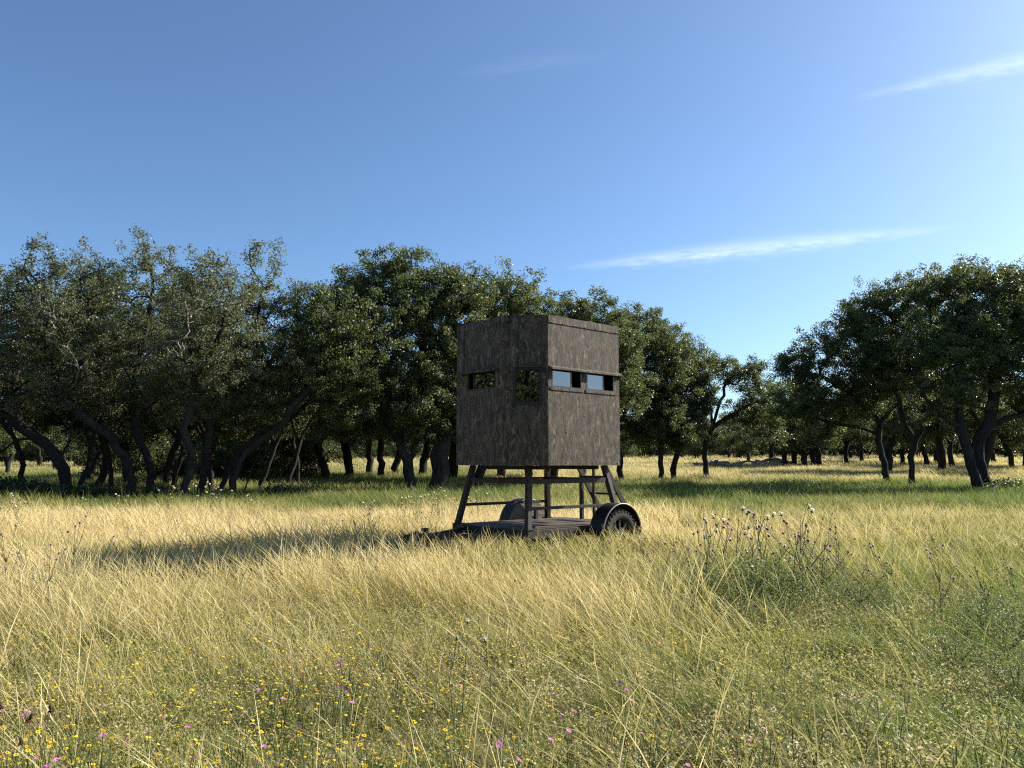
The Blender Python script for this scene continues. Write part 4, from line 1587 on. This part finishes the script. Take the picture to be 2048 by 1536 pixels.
# ------------------------------------------------------------------ distant woodland (one far mass)
def far_wood():
    rng = np.random.default_rng(77)
    protos = []
    for (tm, cm) in FORMS[:4]:
        o1 = bpy.data.objects.new('wood_trunk', tm)
        o2 = bpy.data.objects.new('wood_crown', cm)
        protos.append((o1, o2))
    n = 760
    th = rng.uniform(R(32), R(148), n)
    rr = rng.uniform(112, 165, n)
    x, y = rr * np.cos(th), rr * np.sin(th)
    pos = np.stack([x, y, gz(x, y) - np.where(rng.random(n) < .65, 1.9, .1)], -1)
    rot = np.stack([np.zeros(n), np.zeros(n), rng.uniform(0, 6.28, n)], -1)
    scl = rng.uniform(.8, 1.1, n)
    idx = rng.integers(0, 4, n)
    # trunk and crown meshes joined so that one point carries one whole tree
    joined = []
    for k, (tm, cm) in enumerate(FORMS[:4]):
        def arr(me):
            v = np.zeros(len(me.vertices) * 3, np.float32)
            me.vertices.foreach_get('co', v)
            f = np.zeros(len(me.loops), np.int32)
            me.loops.foreach_get('vertex_index', f)
            return v.reshape(-1, 3), f.reshape(-1, 4)
        v1, f1 = arr(tm)
        v2, f2 = arr(cm)
        me = np_mesh('woodland_oak', np.concatenate([v1, v2]), np.concatenate([f1, f2 + len(v1)]),
                     {'rnd': rng.random(len(v1) + len(v2))}, mats=[M_BARK, M_LEAF])
        mi = np.zeros(len(f1) + len(f2), np.int32)
        mi[len(f1):] = 1
        me.polygons.foreach_set('material_index', mi)
        joined.append(bpy.data.objects.new('woodland_oak', me))
    scatter('distant_woodland', joined, pos, rot, scl, idx, np.zeros(n), 'dark woodland closing off the far side of the field', None)


far_wood()

# ------------------------------------------------------------------ meadow grass
def field(x, y, s=1.0, ph=0.0):
    """slow patchiness between -1 and 1"""
    return (np.sin(x * .9 * s + 1.7 * np.sin(y * .5 * s + ph) + ph) + np.sin(y * 1.1 * s + 1.3 * np.sin(x * .7 * s - ph) + 2 * ph) + np.sin((x + y) * .43 * s + ph * 3)) / 3


def sm(a, b, v):
    t = np.clip((v - a) / (b - a), 0, 1)
    return t * t * (3 - 2 * t)


def in_rig(x, y, pad=0.0):
    dx, dy = x - BO.x, y - BO.y
    u = dx * math.cos(BA) + dy * math.sin(BA)
    v = -dx * math.sin(BA) + dy * math.cos(BA)
    return (u > DU0 - pad) & (u < DU1 + pad) & (v > DV0 - .35 - pad) & (v < DV1 + .35 + pad) | ((u > -1.6) & (u <= DU0) & (v > .25) & (v < 1.4))


def wedge(rng, y0, y1, dens, k=.78, m=1.2):
    area = k * (y1 ** 2 - y0 ** 2) + 2 * m * (y1 - y0)
    n = int(area * dens)
    # y distributed in proportion to the width of the view there
    yy = np.sqrt(rng.random(n * 2) * (y1 ** 2 - y0 ** 2) + y0 ** 2)
    yy = yy[:n]
    xx = rng.uniform(-1, 1, n) * (k * yy + m)
    return xx, yy


def dryness(x, y):
    d = .50 + .18 * field(x, y, .8, .4) + .10 * field(x, y, 2.6, 1.9)
    d += .23 * sm(10.5, 12.5, y) * (1 - sm(16.5, 19.0, y)) * (1 - .85 * sm(1.5, 5, x))              # bleached strip beyond the trailer
    d -= .16 * sm(.6, 2.6, x) * (1 - sm(8, 12, y))                   # greener right foreground
    d -= .06 * (1 - sm(4.0, 6.0, y))
    d += .14 * sm(-.2, -1.6, x) * sm(4.5, 6.0, y) * (1 - sm(9, 11, y))
    d += .09 * (1 - sm(-1.0, 2.5, x)) * (1 - sm(17, 19, y)) + .07 * field(x, y, 1.6, 11.0)
    d -= .12 * sm(1.5, 6, x) * (1 - sm(60, 90, y))
    sh = sm(17, 20, y) * (1 - sm(30, 36, y) * sm(-4, 2, x)) * (1 - sm(48, 60, y))                          # lush grass below the trees, with their shade band also painted into its colour
    d -= .46 * sh * (.8 + .4 * field(x, y, .35, 2.2))
    d += .14 * sm(33, 42, y) * sm(-4, 2, x)
    return d


GH = (.20, .60)
tallN = [proto('tall_tuft', *ribbon_clump(200 + k, 17, GH, .0027, .14, .40, .24, 4, 1.9), M_GRASS) for k in range(6)]
shortN = [proto('short_tuft', *ribbon_clump(220 + k, 44, (.06, .20), .0030, .15, .25, .5, 3), M_GRASS) for k in range(4)]
forbN = [proto('forb', *forb_clump(240 + k, 95, (.08, .13, .18, .10)[k], .15, ((.022, .009), (.027, .009), (.020, .008), (.016, .011))[k]), M_FORB) for k in range(4)]
tallM = [proto('tall_tuft_mid', *ribbon_clump(260 + k, 30, (.18, .50), .0060, .20, .36, .26, 3, 1.5), M_GRASS) for k in range(5)]
shortM = [proto('short_tuft_mid', *ribbon_clump(280 + k, 30, (.08, .24), .009, .22, .22, .4, 2), M_GRASS) for k in range(3)]
tallF = [proto('tall_tuft_far', *ribbon_clump(300 + k, 34, (.18, .42), .019, .42, .30, .22, 2, 1.2), M_GRASS) for k in range(4)]
tallV = [proto('tall_tuft_vfar', *ribbon_clump(320 + k, 36, (.18, .38), .050, 1.0, .25, .2, 2), M_GRASS) for k in range(3)]


def sow(name, protos, seed, y0, y1, dens, keep, dry, label, scl=(.8, 1.2), tilt=(.10, .10), rigcut=.6, spinw=.9, k=.78):
    rng = np.random.default_rng(seed)
    x, y = wedge(rng, y0, y1, dens, k)
    if keep is not None:
        ok = rng.random(len(x)) < keep(x, y)
        x, y = x[ok], y[ok]
    s = rng.uniform(*scl, len(x)) * (1 + .26 * field(x, y, 1.4, 5.0))
    inr = in_rig(x, y)
    s = np.where(inr, s * np.where((x - BO.x) * math.cos(BA) + (y - BO.y) * math.sin(BA) < DU0, .8, rigcut), s)
    z = gz(x, y) - .01
    n = len(x)
    spin = rng.normal(0, spinw, n)
    tl = np.abs(rng.normal(tilt[0], tilt[1], n)) + .30 * np.clip(field(x, y, 1.1, 8.0), 0, 1)
    az = math.pi + rng.normal(0, .55, n) + .9 * field(x, y, .9, 9.0)
    d = dry(x, y) + rng.normal(0, .05, n)
    scatter(name, protos, np.stack([x, y, z], -1), lean_euler(spin, tl, az), s, rng.integers(0, len(protos), n), d, label, None)


def k_tall_near(x, y):
    d = .50 + .62 * field(x, y, 1.5, .7)
    d *= .28 + .72 * sm(3.9, 6.4, y)
    d *= 1 - .80 * sm(.4, 2.4, x) * (1 - sm(6.6, 8.8, y))
    d *= 1 - .85 * sm(1.5, 1.9, x) * (1 - sm(3.1, 3.6, x)) * sm(6.0, 6.6, y) * (1 - sm(8.4, 9, y))
    return np.clip(d, .04, 1)


sow('dry_grass', tallN, 1, 1.9, 9.0, 66, k_tall_near, dryness, 'tall dry straw-coloured grass of the near meadow', tilt=(.16, .12))
sow('green_grass', shortN, 2, 1.9, 9.0, 58, lambda x, y: .55 + .4 * field(x, y, 1.9, 3), lambda x, y: dryness(x, y) - .16, 'short green grass among the dry stems', scl=(.6, 1.25))
sow('ground_herbs', forbN, 3, 1.9, 9.0, 120, lambda x, y: .75 + .3 * field(x, y, 1.2, 4.4), lambda x, y: .47 + .22 * field(x, y, 2.2, 1) + .12 * np.sin(x * 9.1) * np.sin(y * 8.3), 'low leafy herbs covering the near ground', scl=(.55, 1.3), spinw=3)
sow('dry_grass', tallM, 4, 9.0, 25.0, 40, lambda x, y: .85 + .3 * field(x, y, .9, .7) - .35 * sm(20, 22, y), dryness, 'tall dry grass around the trailer', tilt=(.16, .12))
sow('green_grass', shortM, 5, 9.0, 25.0, 22, None, lambda x, y: dryness(x, y) - .22, 'short green grass among the stems round the trailer')
sow('field_grass', tallF, 6, 25.0, 60.0, 9, None, lambda x, y: dryness(x, y), 'grass of the middle field below the trees')
sow('field_grass', tallV, 7, 60.0, 135.0, 1.7, None, lambda x, y: dryness(x, y), 'bleached grass of the far field')


# ------------------------------------------------------------------ wild flowers and weeds
def copy_thing(src, loc, rz, sc, label, cat, group):
    r_ = src.copy()
    COL.objects.link(r_)
    r_.location, r_.rotation_euler, r_.scale = loc, (0, 0, rz), (sc, sc, sc)
    tag(r_, label, cat, group)
    for c in src.children:
        d = c.copy()
        COL.objects.link(d)
        d.parent = r_
        for g in c.children:
            e = g.copy()
            COL.objects.link(e)
            e.parent = d
    return r_


def daisy_mesh(name, n, r_, mat, cup=.15, wide=.5, rows=1):
    m = MB()
    for q in range(rows):
        for k in range(n):
            a = (k + q * .5) / n * 2 * math.pi
            d = Vector((math.cos(a), math.sin(a), 0))
            s = Vector((-math.sin(a), math.cos(a), 0))
            L_ = r_ * (1 - q * .25)
            w_ = L_ * wide
            z = q * r_ * .12
            m.add([d * L_ * .12 + Vector((0, 0, z)), d * L_ * .65 + s * w_ * .5 + Vector((0, 0, z + L_ * cup * .7)),
                   d * L_ + Vector((0, 0, z + L_ * cup)), d * L_ * .65 - s * w_ * .5 + Vector((0, 0, z + L_ * cup * .7))], [(0, 1, 2, 3)])
    me = bpy.data.meshes.new(name)
    me.from_pydata(m.v, [], m.f)
    me.materials.append(mat)
    return me


def stem_path(h, dx, dy, n=4):
    return [(dx * (k / n) ** 1.6, dy * (k / n) ** 1.6, h * k / n) for k in range(n + 1)]


YEL = daisy_mesh('flower_head', 8, .0088, M_YEL, .12, .62)
YDISC = MB().lathe([(0, .004), (.0020, .003), (.0028, .001), (0, 0)], 7, 'Z').mesh('disc', M_ORA)
PNK = daisy_mesh('flower_head', 10, .0135, M_PINK, .25, .42, 2)
MAR = daisy_mesh('flower_head', 7, .017, M_MAROON, -.7, .7)
MCONE = MB().lathe([(0, .022), (.005, .018), (.006, .008), (.005, 0), (0, 0)], 8, 'Z').mesh('cone', M_DRYHEAD)


def flower_proto(name, heads, hm, disc, seed):
    """heads: (height, dx, dy)"""
    rng = random.Random(seed)
    root = bpy.data.objects.new(name, None)
    COL.objects.link(root)
    st = MB()
    for (h, dx, dy) in heads:
        st.tube(stem_path(h, dx, dy), [.0022, .002, .0018, .0016, .0014], 4)
    for k in range(6):
        h = rng.uniform(.02, .14)
        a = rng.uniform(0, 6.28)
        d = Vector((math.cos(a), math.sin(a), .3)) * rng.uniform(.02, .045)
        s = Vector((-d.y, d.x, 0)) * .12
        b = Vector((0, 0, h))
        st.add([b, b + d * .5 + s, b + d, b + d * .5 - s], [(0, 1, 2, 3)])
    o = link('stem', st.mesh('stem', M_STEM), root)
    for (h, dx, dy) in heads:
        hd = link('flower_head', hm, root, (dx, dy, h), (rng.uniform(-.4, .4), rng.uniform(-.4, .4), rng.uniform(0, 6)))
        if disc:
            link('disc', disc, hd)
    return root


yprotos = [flower_proto('yellow_wildflower', hs, YEL, YDISC, 300 + k) for k, hs in enumerate((
    [(.24, .03, .01), (.20, -.05, .03), (.22, .01, -.05)],
    [(.28, -.02, .02), (.25, .05, -.03)],
    [(.20, .02, 0)],
    [(.26, .04, .05), (.23, -.06, .01), (.27, -.01, -.04), (.18, .07, -.02)]))]
pprotos = [flower_proto('pink_wildflower', hs, PNK, None, 320 + k) for k, hs in enumerate((
    [(.22, .02, .01)], [(.24, -.03, .02), (.21, .04, 0)], [(.26, 0, .02), (.22, .05, -.03), (.20, -.05, -.02)]))]
mproto = flower_proto('maroon_coneflower', [(.36, .03, .02)], MAR, MCONE, 340)
USED = set()


def plant(src, x, y, rz, sc, label, cat, group):
    loc = (x, y, gzf(x, y) - .005)
    if src not in USED:                      # the first plant of a kind is the grown original
        USED.add(src)
        src.location, src.rotation_euler, src.scale = loc, (0, 0, rz), (sc,) * 3
        tag(src, label, cat, group)
        return src
    return copy_thing(src, loc, rz, sc, label, cat, group)


def on_meadow(px, py, z):
    D = (EYE - z) * FPX / (py - 928.0)
    return (px - 1024) / FPX * D, D


prng = random.Random(44)
cnt = 0
ydone = []
while cnt < 285:
    px = prng.uniform(-20, 820) if prng.random() < .78 else prng.uniform(820, 2060)
    py = prng.triangular(1190, 1545, 1470)
    if px > 1100 and prng.random() < .3:
        continue
    if py < 1150:
        continue
    x, y = on_meadow(px, py, .24)
    if field(np.array(x), np.array(y), 2.6, 2.7) < -.12:
        continue
    k = prng.choices(range(4), (3, 3, 3, 2))[0]
    lab = ('yellow wildflower with three small blooms in the near meadow', 'yellow wildflower with two small blooms in the near meadow',
           'yellow wildflower with a single small bloom in the near meadow', 'yellow wildflower with four small blooms in the near meadow')[k]
    plant(yprotos[k], x, y, prng.uniform(0, 6.28), prng.uniform(.7, 1.25), lab, 'wildflower', 'yellow wildflowers of the near meadow')
    cnt += 1
for (px, py) in ((84, 1396), (66, 1399), (176, 1321), (250, 1450), (124, 1462), (193, 1482), (155, 1484), (145, 1497), (556, 1458), (411, 1482), (478, 1482), (581, 1366), (604, 1420),
                 (1136, 1398), (1128, 1452), (1262, 1440), (1808, 1482), (1100, 1209), (540, 1332), (610, 1320), (325, 1203), (696, 1310), (910, 1258), (915, 1345), (1010, 1482), (1355, 1490),
                 (1590, 1146), (830, 1500), (345, 1410), (308, 1428), (1240, 1372), (1500, 1452), (700, 1370), (30, 1330), (1700, 1420), (1350, 1522), (60, 1515), (395, 1440)):
    k = prng.randrange(3)
    x, y = on_meadow(px, py, .26)
    lab = ('pink wildflower with one fringed bloom in the near meadow', 'pink wildflower with a pair of fringed blooms in the near meadow', 'pink wildflower with three fringed blooms in the near meadow')[k]
    plant(pprotos[k], x, y, prng.uniform(0, 6.28), prng.uniform(.85, 1.2), lab, 'wildflower', 'pink wildflowers of the near meadow')
for (px, py) in ((100, 1444), (119, 1396), (4, 1386), (22, 1388), (98, 1440)):
    x, y = on_meadow(px, py, .36)
    plant(mproto, x, y, prng.uniform(0, 6.28), prng.uniform(.9, 1.15), 'dark maroon coneflower with drooping petals among the yellow blooms', 'coneflower', 'maroon coneflowers of the near meadow')

# the many further blooms: yellow specks and white specks
def bloom_proto(seed, mat, n, rad, h, r_):
    rng = np.random.default_rng(seed)
    m = MB()
    for k in range(n):
        a, q = rng.uniform(0, 6.28), rad * math.sqrt(rng.random())
        c = Vector((math.cos(a) * q, math.sin(a) * q, h * rng.uniform(.6, 1.1)))
        rot = Matrix.Rotation(rng.uniform(0, 6.28), 3, 'Z') @ Matrix.Rotation(rng.uniform(-.6, .6), 3, 'X')
        pts = [rot @ Vector((math.cos(j * math.pi / 3) * r_ * (1 if j % 2 else .75), math.sin(j * math.pi / 3) * r_ * (1 if j % 2 else .75), .15 * r_ * (j % 2))) + c for j in range(6)]
        m.add(pts, [(0, 1, 2, 3, 4, 5)])
    me = bpy.data.meshes.new('bloom')
    me.from_pydata(m.v, [], m.f)
    me.materials.append(mat)
    return bpy.data.objects.new('bloom', me)


def sow_blooms(name, protos, seed, y0, y1, dens, keep, label):
    rng = np.random.default_rng(seed)
    x, y = wedge(rng, y0, y1, dens)
    ok = rng.random(len(x)) < keep(x, y)
    x, y = x[ok], y[ok]
    n = len(x)
    scatter(name, protos, np.stack([x, y, gz(x, y)], -1), np.stack([np.zeros(n), np.zeros(n), rng.uniform(0, 6.28, n)], -1), rng.uniform(.7, 1.2, n), rng.integers(0, len(protos), n), np.zeros(n), label, None)


sow_blooms('yellow_blooms', [bloom_proto(401, M_YEL, 4, .12, .28, .0092), bloom_proto(402, M_YEL, 7, .16, .33, .0088), bloom_proto(403, M_YEL, 2, .08, .27, .0092)], 41, 2.2, 11.5, 58,
           lambda x, y: np.clip((.55 + .75 * field(x, y, 1.7, 2.7)) * (.10 + .9 * (1 - sm(-.5, 1.6, x - .1 * y))), 0, 1), 'scattered small yellow blooms too many to count')
sow_blooms('white_blooms', [bloom_proto(411, M_WHITE, 12, .12, .11, .006), bloom_proto(412, M_WHITE, 20, .16, .13, .005)], 42, 2.0, 7.5, 18,
           lambda x, y: np.clip(.25 + .8 * field(x, y, 1.8, 6.1), 0, 1), 'tiny whitish blooms and seed heads near the ground')


# ------------------------------------------------------------------ thistles
def thistle_head(mat, r_, dry=False):
    m = MB()
    if dry:
        m.lathe([(0, 0), (r_ * .55, r_ * .2), (r_ * .6, r_ * .9), (r_ * .3, r_ * 1.7), (0, r_ * 1.8)], 8, 'Z')
        return m.mesh('flower_head', mat), None
    b = MB().lathe([(0, 0), (r_ * .6, r_ * .15), (r_ * .72, r_ * .6), (r_ * .55, r_ * 1.0), (0, r_ * 1.02)], 9, 'Z').mesh('bulb', M_THLEAF)
    rng = random.Random(9)
    for k in range(46):                                  # tuft of florets
        a, e = rng.uniform(0, 6.28), rng.uniform(.05, 1.25)
        d = Vector((math.cos(a) * math.sin(e), math.sin(a) * math.sin(e), math.cos(e)))
        s = d.orthogonal().normalized() * r_ * .10
        c = Vector((0, 0, r_ * .8))
        q = c + d * r_ * rng.uniform(.8, 1.25)
        m.add([c + s, q + s, q - s, c - s], [(0, 1, 2, 3)])
    me = bpy.data.meshes.new('flower_head')
    me.from_pydata(m.v, [], m.f)
    me.materials.append(mat)
    return me, b


TH_P, TH_B = thistle_head(M_PURP, .018)
TH_W, _ = thistle_head(M_WHITE, .026)
TH_D, _ = thistle_head(M_DRYHEAD, .011, True)


def thistle_proto(name, seed, h, nb, kinds, spread, leaves=46):
    rng = random.Random(seed)
    root = bpy.data.objects.new(name, None)
    COL.objects.link(root)
    st, lf = MB(), MB()
    bend = (rng.uniform(-.08, .08), rng.uniform(-.08, .08))
    main = [Vector((bend[0] * (k / 6) ** 1.5, bend[1] * (k / 6) ** 1.5, h * .72 * k / 6)) for k in range(7)]
    st.tube(main, [.0055 - .0005 * k for k in range(7)], 5)
    tips = []
    for k in range(nb):
        t = rng.uniform(.25, .98)
        b = main[min(6, int(t * 6))]
        a = rng.uniform(0, 6.28)
        L_ = h * rng.uniform(.25, .55)
        out_ = spread * rng.uniform(.4, 1.2) * L_
        pts = [b + Vector((math.cos(a) * out_ * (q / 4) ** .8, math.sin(a) * out_ * (q / 4) ** .8, L_ * (q / 4))) + Vector((rng.gauss(0, .006), rng.gauss(0, .006), 0)) for q in range(5)]
        pts[0] = b
        st.tube(pts, [.0034, .003, .0027, .0023, .002], 4)
        tips.append((pts[-1], pts[-1] - pts[-2]))
        for q in range(5):
            j = rng.randrange(4)
            main_leaf(lf, rng, pts[j].lerp(pts[j + 1], rng.random()), rng.uniform(.02, .045))
    for k in range(leaves):
        j = rng.random()
        main_leaf(lf, rng, main[min(6, int(j * 6))] + Vector((0, 0, rng.uniform(0, .06))), rng.uniform(.05, .13) * (1.25 - j))
    link('stem', st.mesh('stem', M_STEM), root)
    fo = link('foliage', lf.mesh('foliage', M_THLEAF), root)
    for (p, d) in tips:
        k = rng.choice(kinds)
        q = d.to_track_quat('Z', 'Y').to_euler()
        hd = link('flower_head', {'p': TH_P, 'w': TH_W, 'd': TH_D}[k], root, p, q)
        if k != 'd':
            link('bulb', TH_B, hd)
    return root


def main_leaf(lf, rng, b, L_):
    a = rng.uniform(0, 6.28)
    d = Vector((math.cos(a), math.sin(a), rng.uniform(.1, .9))).normalized()
    s = Vector((-math.sin(a), math.cos(a), 0))
    w_ = L_ * .13
    n = 4
    pts = []
    for k in range(n):                                   # saw-edged blade
        t = (k + .5) / n
        c = b + d * L_ * t + Vector((0, 0, -L_ * .35 * t * t))
        pts.append((c + s * w_ * (1.5 if k % 2 else .6) * (1 - t * .6), c - s * w_ * (1.5 if k % 2 else .6) * (1 - t * .6)))
    tip = b + d * L_ + Vector((0, 0, -L_ * .35))
    vs_ = [b] + [p[0] for p in pts] + [tip] + [p[1] for p in reversed(pts)]
    lf.add(vs_, [(0, 1, 2 * n + 1)] + [(k, k + 1, 2 * n + 1 - k, 2 * n + 2 - k) for k in range(1, n)] + [(n, n + 1, n + 2)])


thP = [thistle_proto('thistle', 501, 1.00, 9, 'ppdd', .55), thistle_proto('thistle', 502, .85, 7, 'pddd', .7)]
thW = [thistle_proto('thistle', 511, 1.10, 7, 'wwwd', .45), thistle_proto('thistle', 512, .95, 9, 'wwdd', .5)]
thS = thistle_proto('thistle', 531, .95, 1, 'w', .3, 14)
thD = [thistle_proto('thistle', 521, .95, 11, 'dddp', .8, 60)]


def thistle(src, px, D, sc, label, group):
    x = (px - 1024) / FPX * D
    plant(src, x, D, prng.uniform(0, 6.28), sc, label, 'thistle', group)


G1 = 'thistles on the right of the trailer wheel'
for px, D, sc in ((1375, 8.6, .85), (1440, 8.0, .85), (1590, 7.2, .7), (1330, 9.2, .8), (1280, 9.0, .65)):
    thistle(thP[prng.randrange(2)], px, D, sc, 'thistle with purple and dark heads in the weedy clump past the trailer wheel', G1)
for px, D, sc in ((1410, 8.9, 1.05), (1460, 8.4, 1.1), (1520, 8.7, 1.12), (1588, 8.8, 1.1), (1540, 7.6, .75), (1500, 7.4, .7)):
    thistle(thW[prng.randrange(2)], px, D, sc, 'thistle with fluffy white heads in the weedy clump past the trailer wheel', G1)
for px, D, sc in ((1570, 7.7, 1.1), (1490, 7.6, .95), (1400, 7.9, .9), (1660, 8.4, .9), (1625, 7.8, 1.0), (1700, 7.0, .75), (1760, 7.6, .75)):
    thistle(thD[0], px, D, sc, 'spindly thistle with dark spent heads in the weedy clump past the trailer wheel', G1)
for px, D, sc in ((1860, 6.6, .68), (1950, 6.8, .72), (1935, 6.2, .62), (2010, 7.4, .7)):
    thistle(thP[prng.randrange(2)], px, D, sc, 'short purple thistle standing alone in the green grass under the twin oaks', 'purple thistles in the open grass')
G2 = 'thistles of the grove side'
for px, D, sc in ((30, 7.4, .75), (75, 8.0, .8), (165, 7.6, .8), (215, 8.4, .85), (120, 6.6, .65), (265, 7.2, .7), (300, 8.8, .75), (385, 7.6, .62)):
    thistle(thP[prng.randrange(2)], px, D, sc, 'purple thistle rising from the bleached grass before the dense grove', G2)
for px, D, sc in ((5, 13, 1.0), (45, 13.5, .95), (185, 15, .9), (250, 16, .95), (340, 16.5, 1.0), (395, 16.5, 1.05), (425, 17, 1.1), (450, 16.8, 1.0), (510, 17, .8)):
    thistle(thW[prng.randrange(2)], px, D, sc, 'white-headed thistle at the edge of the grove shade', G2)
for px, D, sc in ((810, 15.2, .95), (840, 14.8, 1.0), (862, 15.4, .95), (890, 15, .9), (925, 15.6, .9), (960, 15.8, .95), (880, 16.5, 1.0), (745, 15.5, .8)):
    thistle(thW[prng.randrange(2)], px, D, sc, 'white-headed thistle in the tall grass behind the trailer tongue', G2)
for px, D, sc in ((720, 12.6, .85), (755, 12.2, .8), (690, 13, .75), (870, 12.9, .7)):
    thistle(thD[0], px, D, sc, 'leafy green thistle beside the trailer tongue', 'thistles by the trailer tongue')
for px, py in ((928, 1234), (915, 1262), (1026, 1153), (985, 1270)):
    x, y = on_meadow(px, py, .55)
    plant(thS, x, y, prng.uniform(0, 6.28), .6, 'small pale thistle alone in the near golden grass', 'thistle', 'small thistles in the near grass')


# ------------------------------------------------------------------ shrubs below the trees
def shrub_mesh(seed, n, leaf):
    rng = np.random.default_rng(seed)
    c = rng.normal(0, 1, (n, 3))
    c /= np.linalg.norm(c, axis=1)[:, None]
    c *= (rng.random(n) ** .45)[:, None]
    lob = 1 + .3 * np.sin(c[:, 0] * 6 + seed) * np.sin(c[:, 1] * 6)
    c = c * lob[:, None] * np.array([.8, .7, .38]) + np.array([0, 0, .36])
    c = c[c[:, 2] > .02]
    V, F, r_ = leaf_arrays(rng, c, leaf)
    fol = np_mesh('foliage', V, F, {'rnd': r_}, mats=[M_SHRUB])
    st = MB()
    rr = random.Random(seed)
    for k in range(7):
        a = rr.uniform(0, 6.28)
        st.tube([(0, 0, 0), (math.cos(a) * .2, math.sin(a) * .2, .22), (math.cos(a) * .45, math.sin(a) * .45, .5)], [.012, .008, .004], 4)
    return fol, st.mesh('stem', M_BARK)


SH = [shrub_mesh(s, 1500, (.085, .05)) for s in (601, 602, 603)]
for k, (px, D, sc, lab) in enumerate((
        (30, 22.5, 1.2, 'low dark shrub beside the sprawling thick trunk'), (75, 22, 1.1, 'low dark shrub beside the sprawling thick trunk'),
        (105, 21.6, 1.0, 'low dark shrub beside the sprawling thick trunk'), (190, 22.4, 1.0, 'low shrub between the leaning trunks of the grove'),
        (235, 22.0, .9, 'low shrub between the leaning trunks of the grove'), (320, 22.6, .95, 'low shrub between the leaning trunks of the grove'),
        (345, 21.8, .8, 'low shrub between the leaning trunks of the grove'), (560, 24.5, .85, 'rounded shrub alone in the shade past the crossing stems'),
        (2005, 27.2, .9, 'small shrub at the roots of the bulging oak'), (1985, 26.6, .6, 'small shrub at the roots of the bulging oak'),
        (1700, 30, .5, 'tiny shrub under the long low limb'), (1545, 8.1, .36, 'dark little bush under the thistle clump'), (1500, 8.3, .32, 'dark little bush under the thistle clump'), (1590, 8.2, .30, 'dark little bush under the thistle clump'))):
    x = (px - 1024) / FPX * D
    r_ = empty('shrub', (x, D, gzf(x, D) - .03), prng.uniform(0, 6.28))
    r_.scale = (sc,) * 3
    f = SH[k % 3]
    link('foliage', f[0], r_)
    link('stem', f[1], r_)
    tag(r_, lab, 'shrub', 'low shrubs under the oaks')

M_WEED = leaf_mat('weed_leaf', (0.07, 0.10, 0.035), (0.12, 0.155, 0.06), (0.20, 0.22, 0.11), (0.22, 0.28, 0.08), .32, .55)
WD = []
for sd__ in (611, 612, 613):
    f_, t_ = shrub_mesh(sd__, 2600, (.034, .014))
    f_.materials.clear()
    f_.materials.append(M_WEED)
    t_.materials.clear()
    t_.materials.append(M_STEM)
    WD.append((f_, t_))
for k, (px, D, sc) in enumerate(((1390, 8.3, .62), (1435, 7.9, .70), (1475, 7.6, .72), (1515, 7.9, .80), (1560, 7.5, .74), (1600, 8.1, .66), (1640, 7.6, .5), (1450, 7.0, .5), (1530, 6.8, .55),
                                 (1330, 8.6, .5), (1720, 7.4, .55), (1770, 7.0, .5), (1940, 6.4, .55), (1985, 6.0, .6), (2030, 6.6, .6), (1880, 5.6, .45), (1700, 5.9, .4), (2000, 5.0, .5), (60, 7.8, .55), (110, 8.2, .5), (20, 7.0, .5), (180, 8.0, .5))):
    x = (px - 1024) / FPX * D
    r_ = empty('weed_bush', (x, D, gzf(x, D) - .05), prng.uniform(0, 6.28))
    r_.scale = (sc * .9, sc * .9, sc * 1.05)
    link('foliage', WD[k % 3][0], r_)
    link('stem', WD[k % 3][1], r_)
    if px < 300:
        tag(r_, 'leafy green weed among the purple thistles before the grove', 'weed', 'leafy weeds among the thistles')
    elif px < 1660:
        tag(r_, 'leafy green weed filling the thistle clump past the trailer wheel', 'weed', 'leafy weeds among the thistles')
    else:
        tag(r_, 'low leafy weed in the green grass beyond the thistle clump', 'weed', 'leafy weeds among the thistles')

# ------------------------------------------------------------------ rubble heaps far out in the field
def heap(px, D, wid, label, seed, mat):
    rng = random.Random(seed)
    x = (px - 1024) / FPX * D
    root = empty('brush_heap', (x, D, gzf(x, D)))
    for k in range(26):
        t = rng.uniform(-1, 1)
        hh = (1 - t * t) * .55
        m = MB()
        a = rng.uniform(0, 3.14)
        L_ = rng.uniform(.5, 1.3)
        c = Vector((t * wid * .5, rng.uniform(-.6, .6), .15 + hh * rng.random()))
        d = Vector((math.cos(a), math.sin(a) * .5, rng.uniform(-.25, .25))) * L_
        m.tube([c - d, c + Vector((0, 0, rng.uniform(-.08, .1))), c + d], [.10, .13, .06], 6)
        m.obj('log', mat, root)
    tag(root, label, 'brush heap')


heap(1450, 56, 4.2, 'pale grey heap of cut branches out in the field beyond the kinked oak', 71, M_DEADWOOD)
heap(1548, 62, 3.6, 'long low brownish heap of branches near the row of five slim trunks', 72, M_PALE)
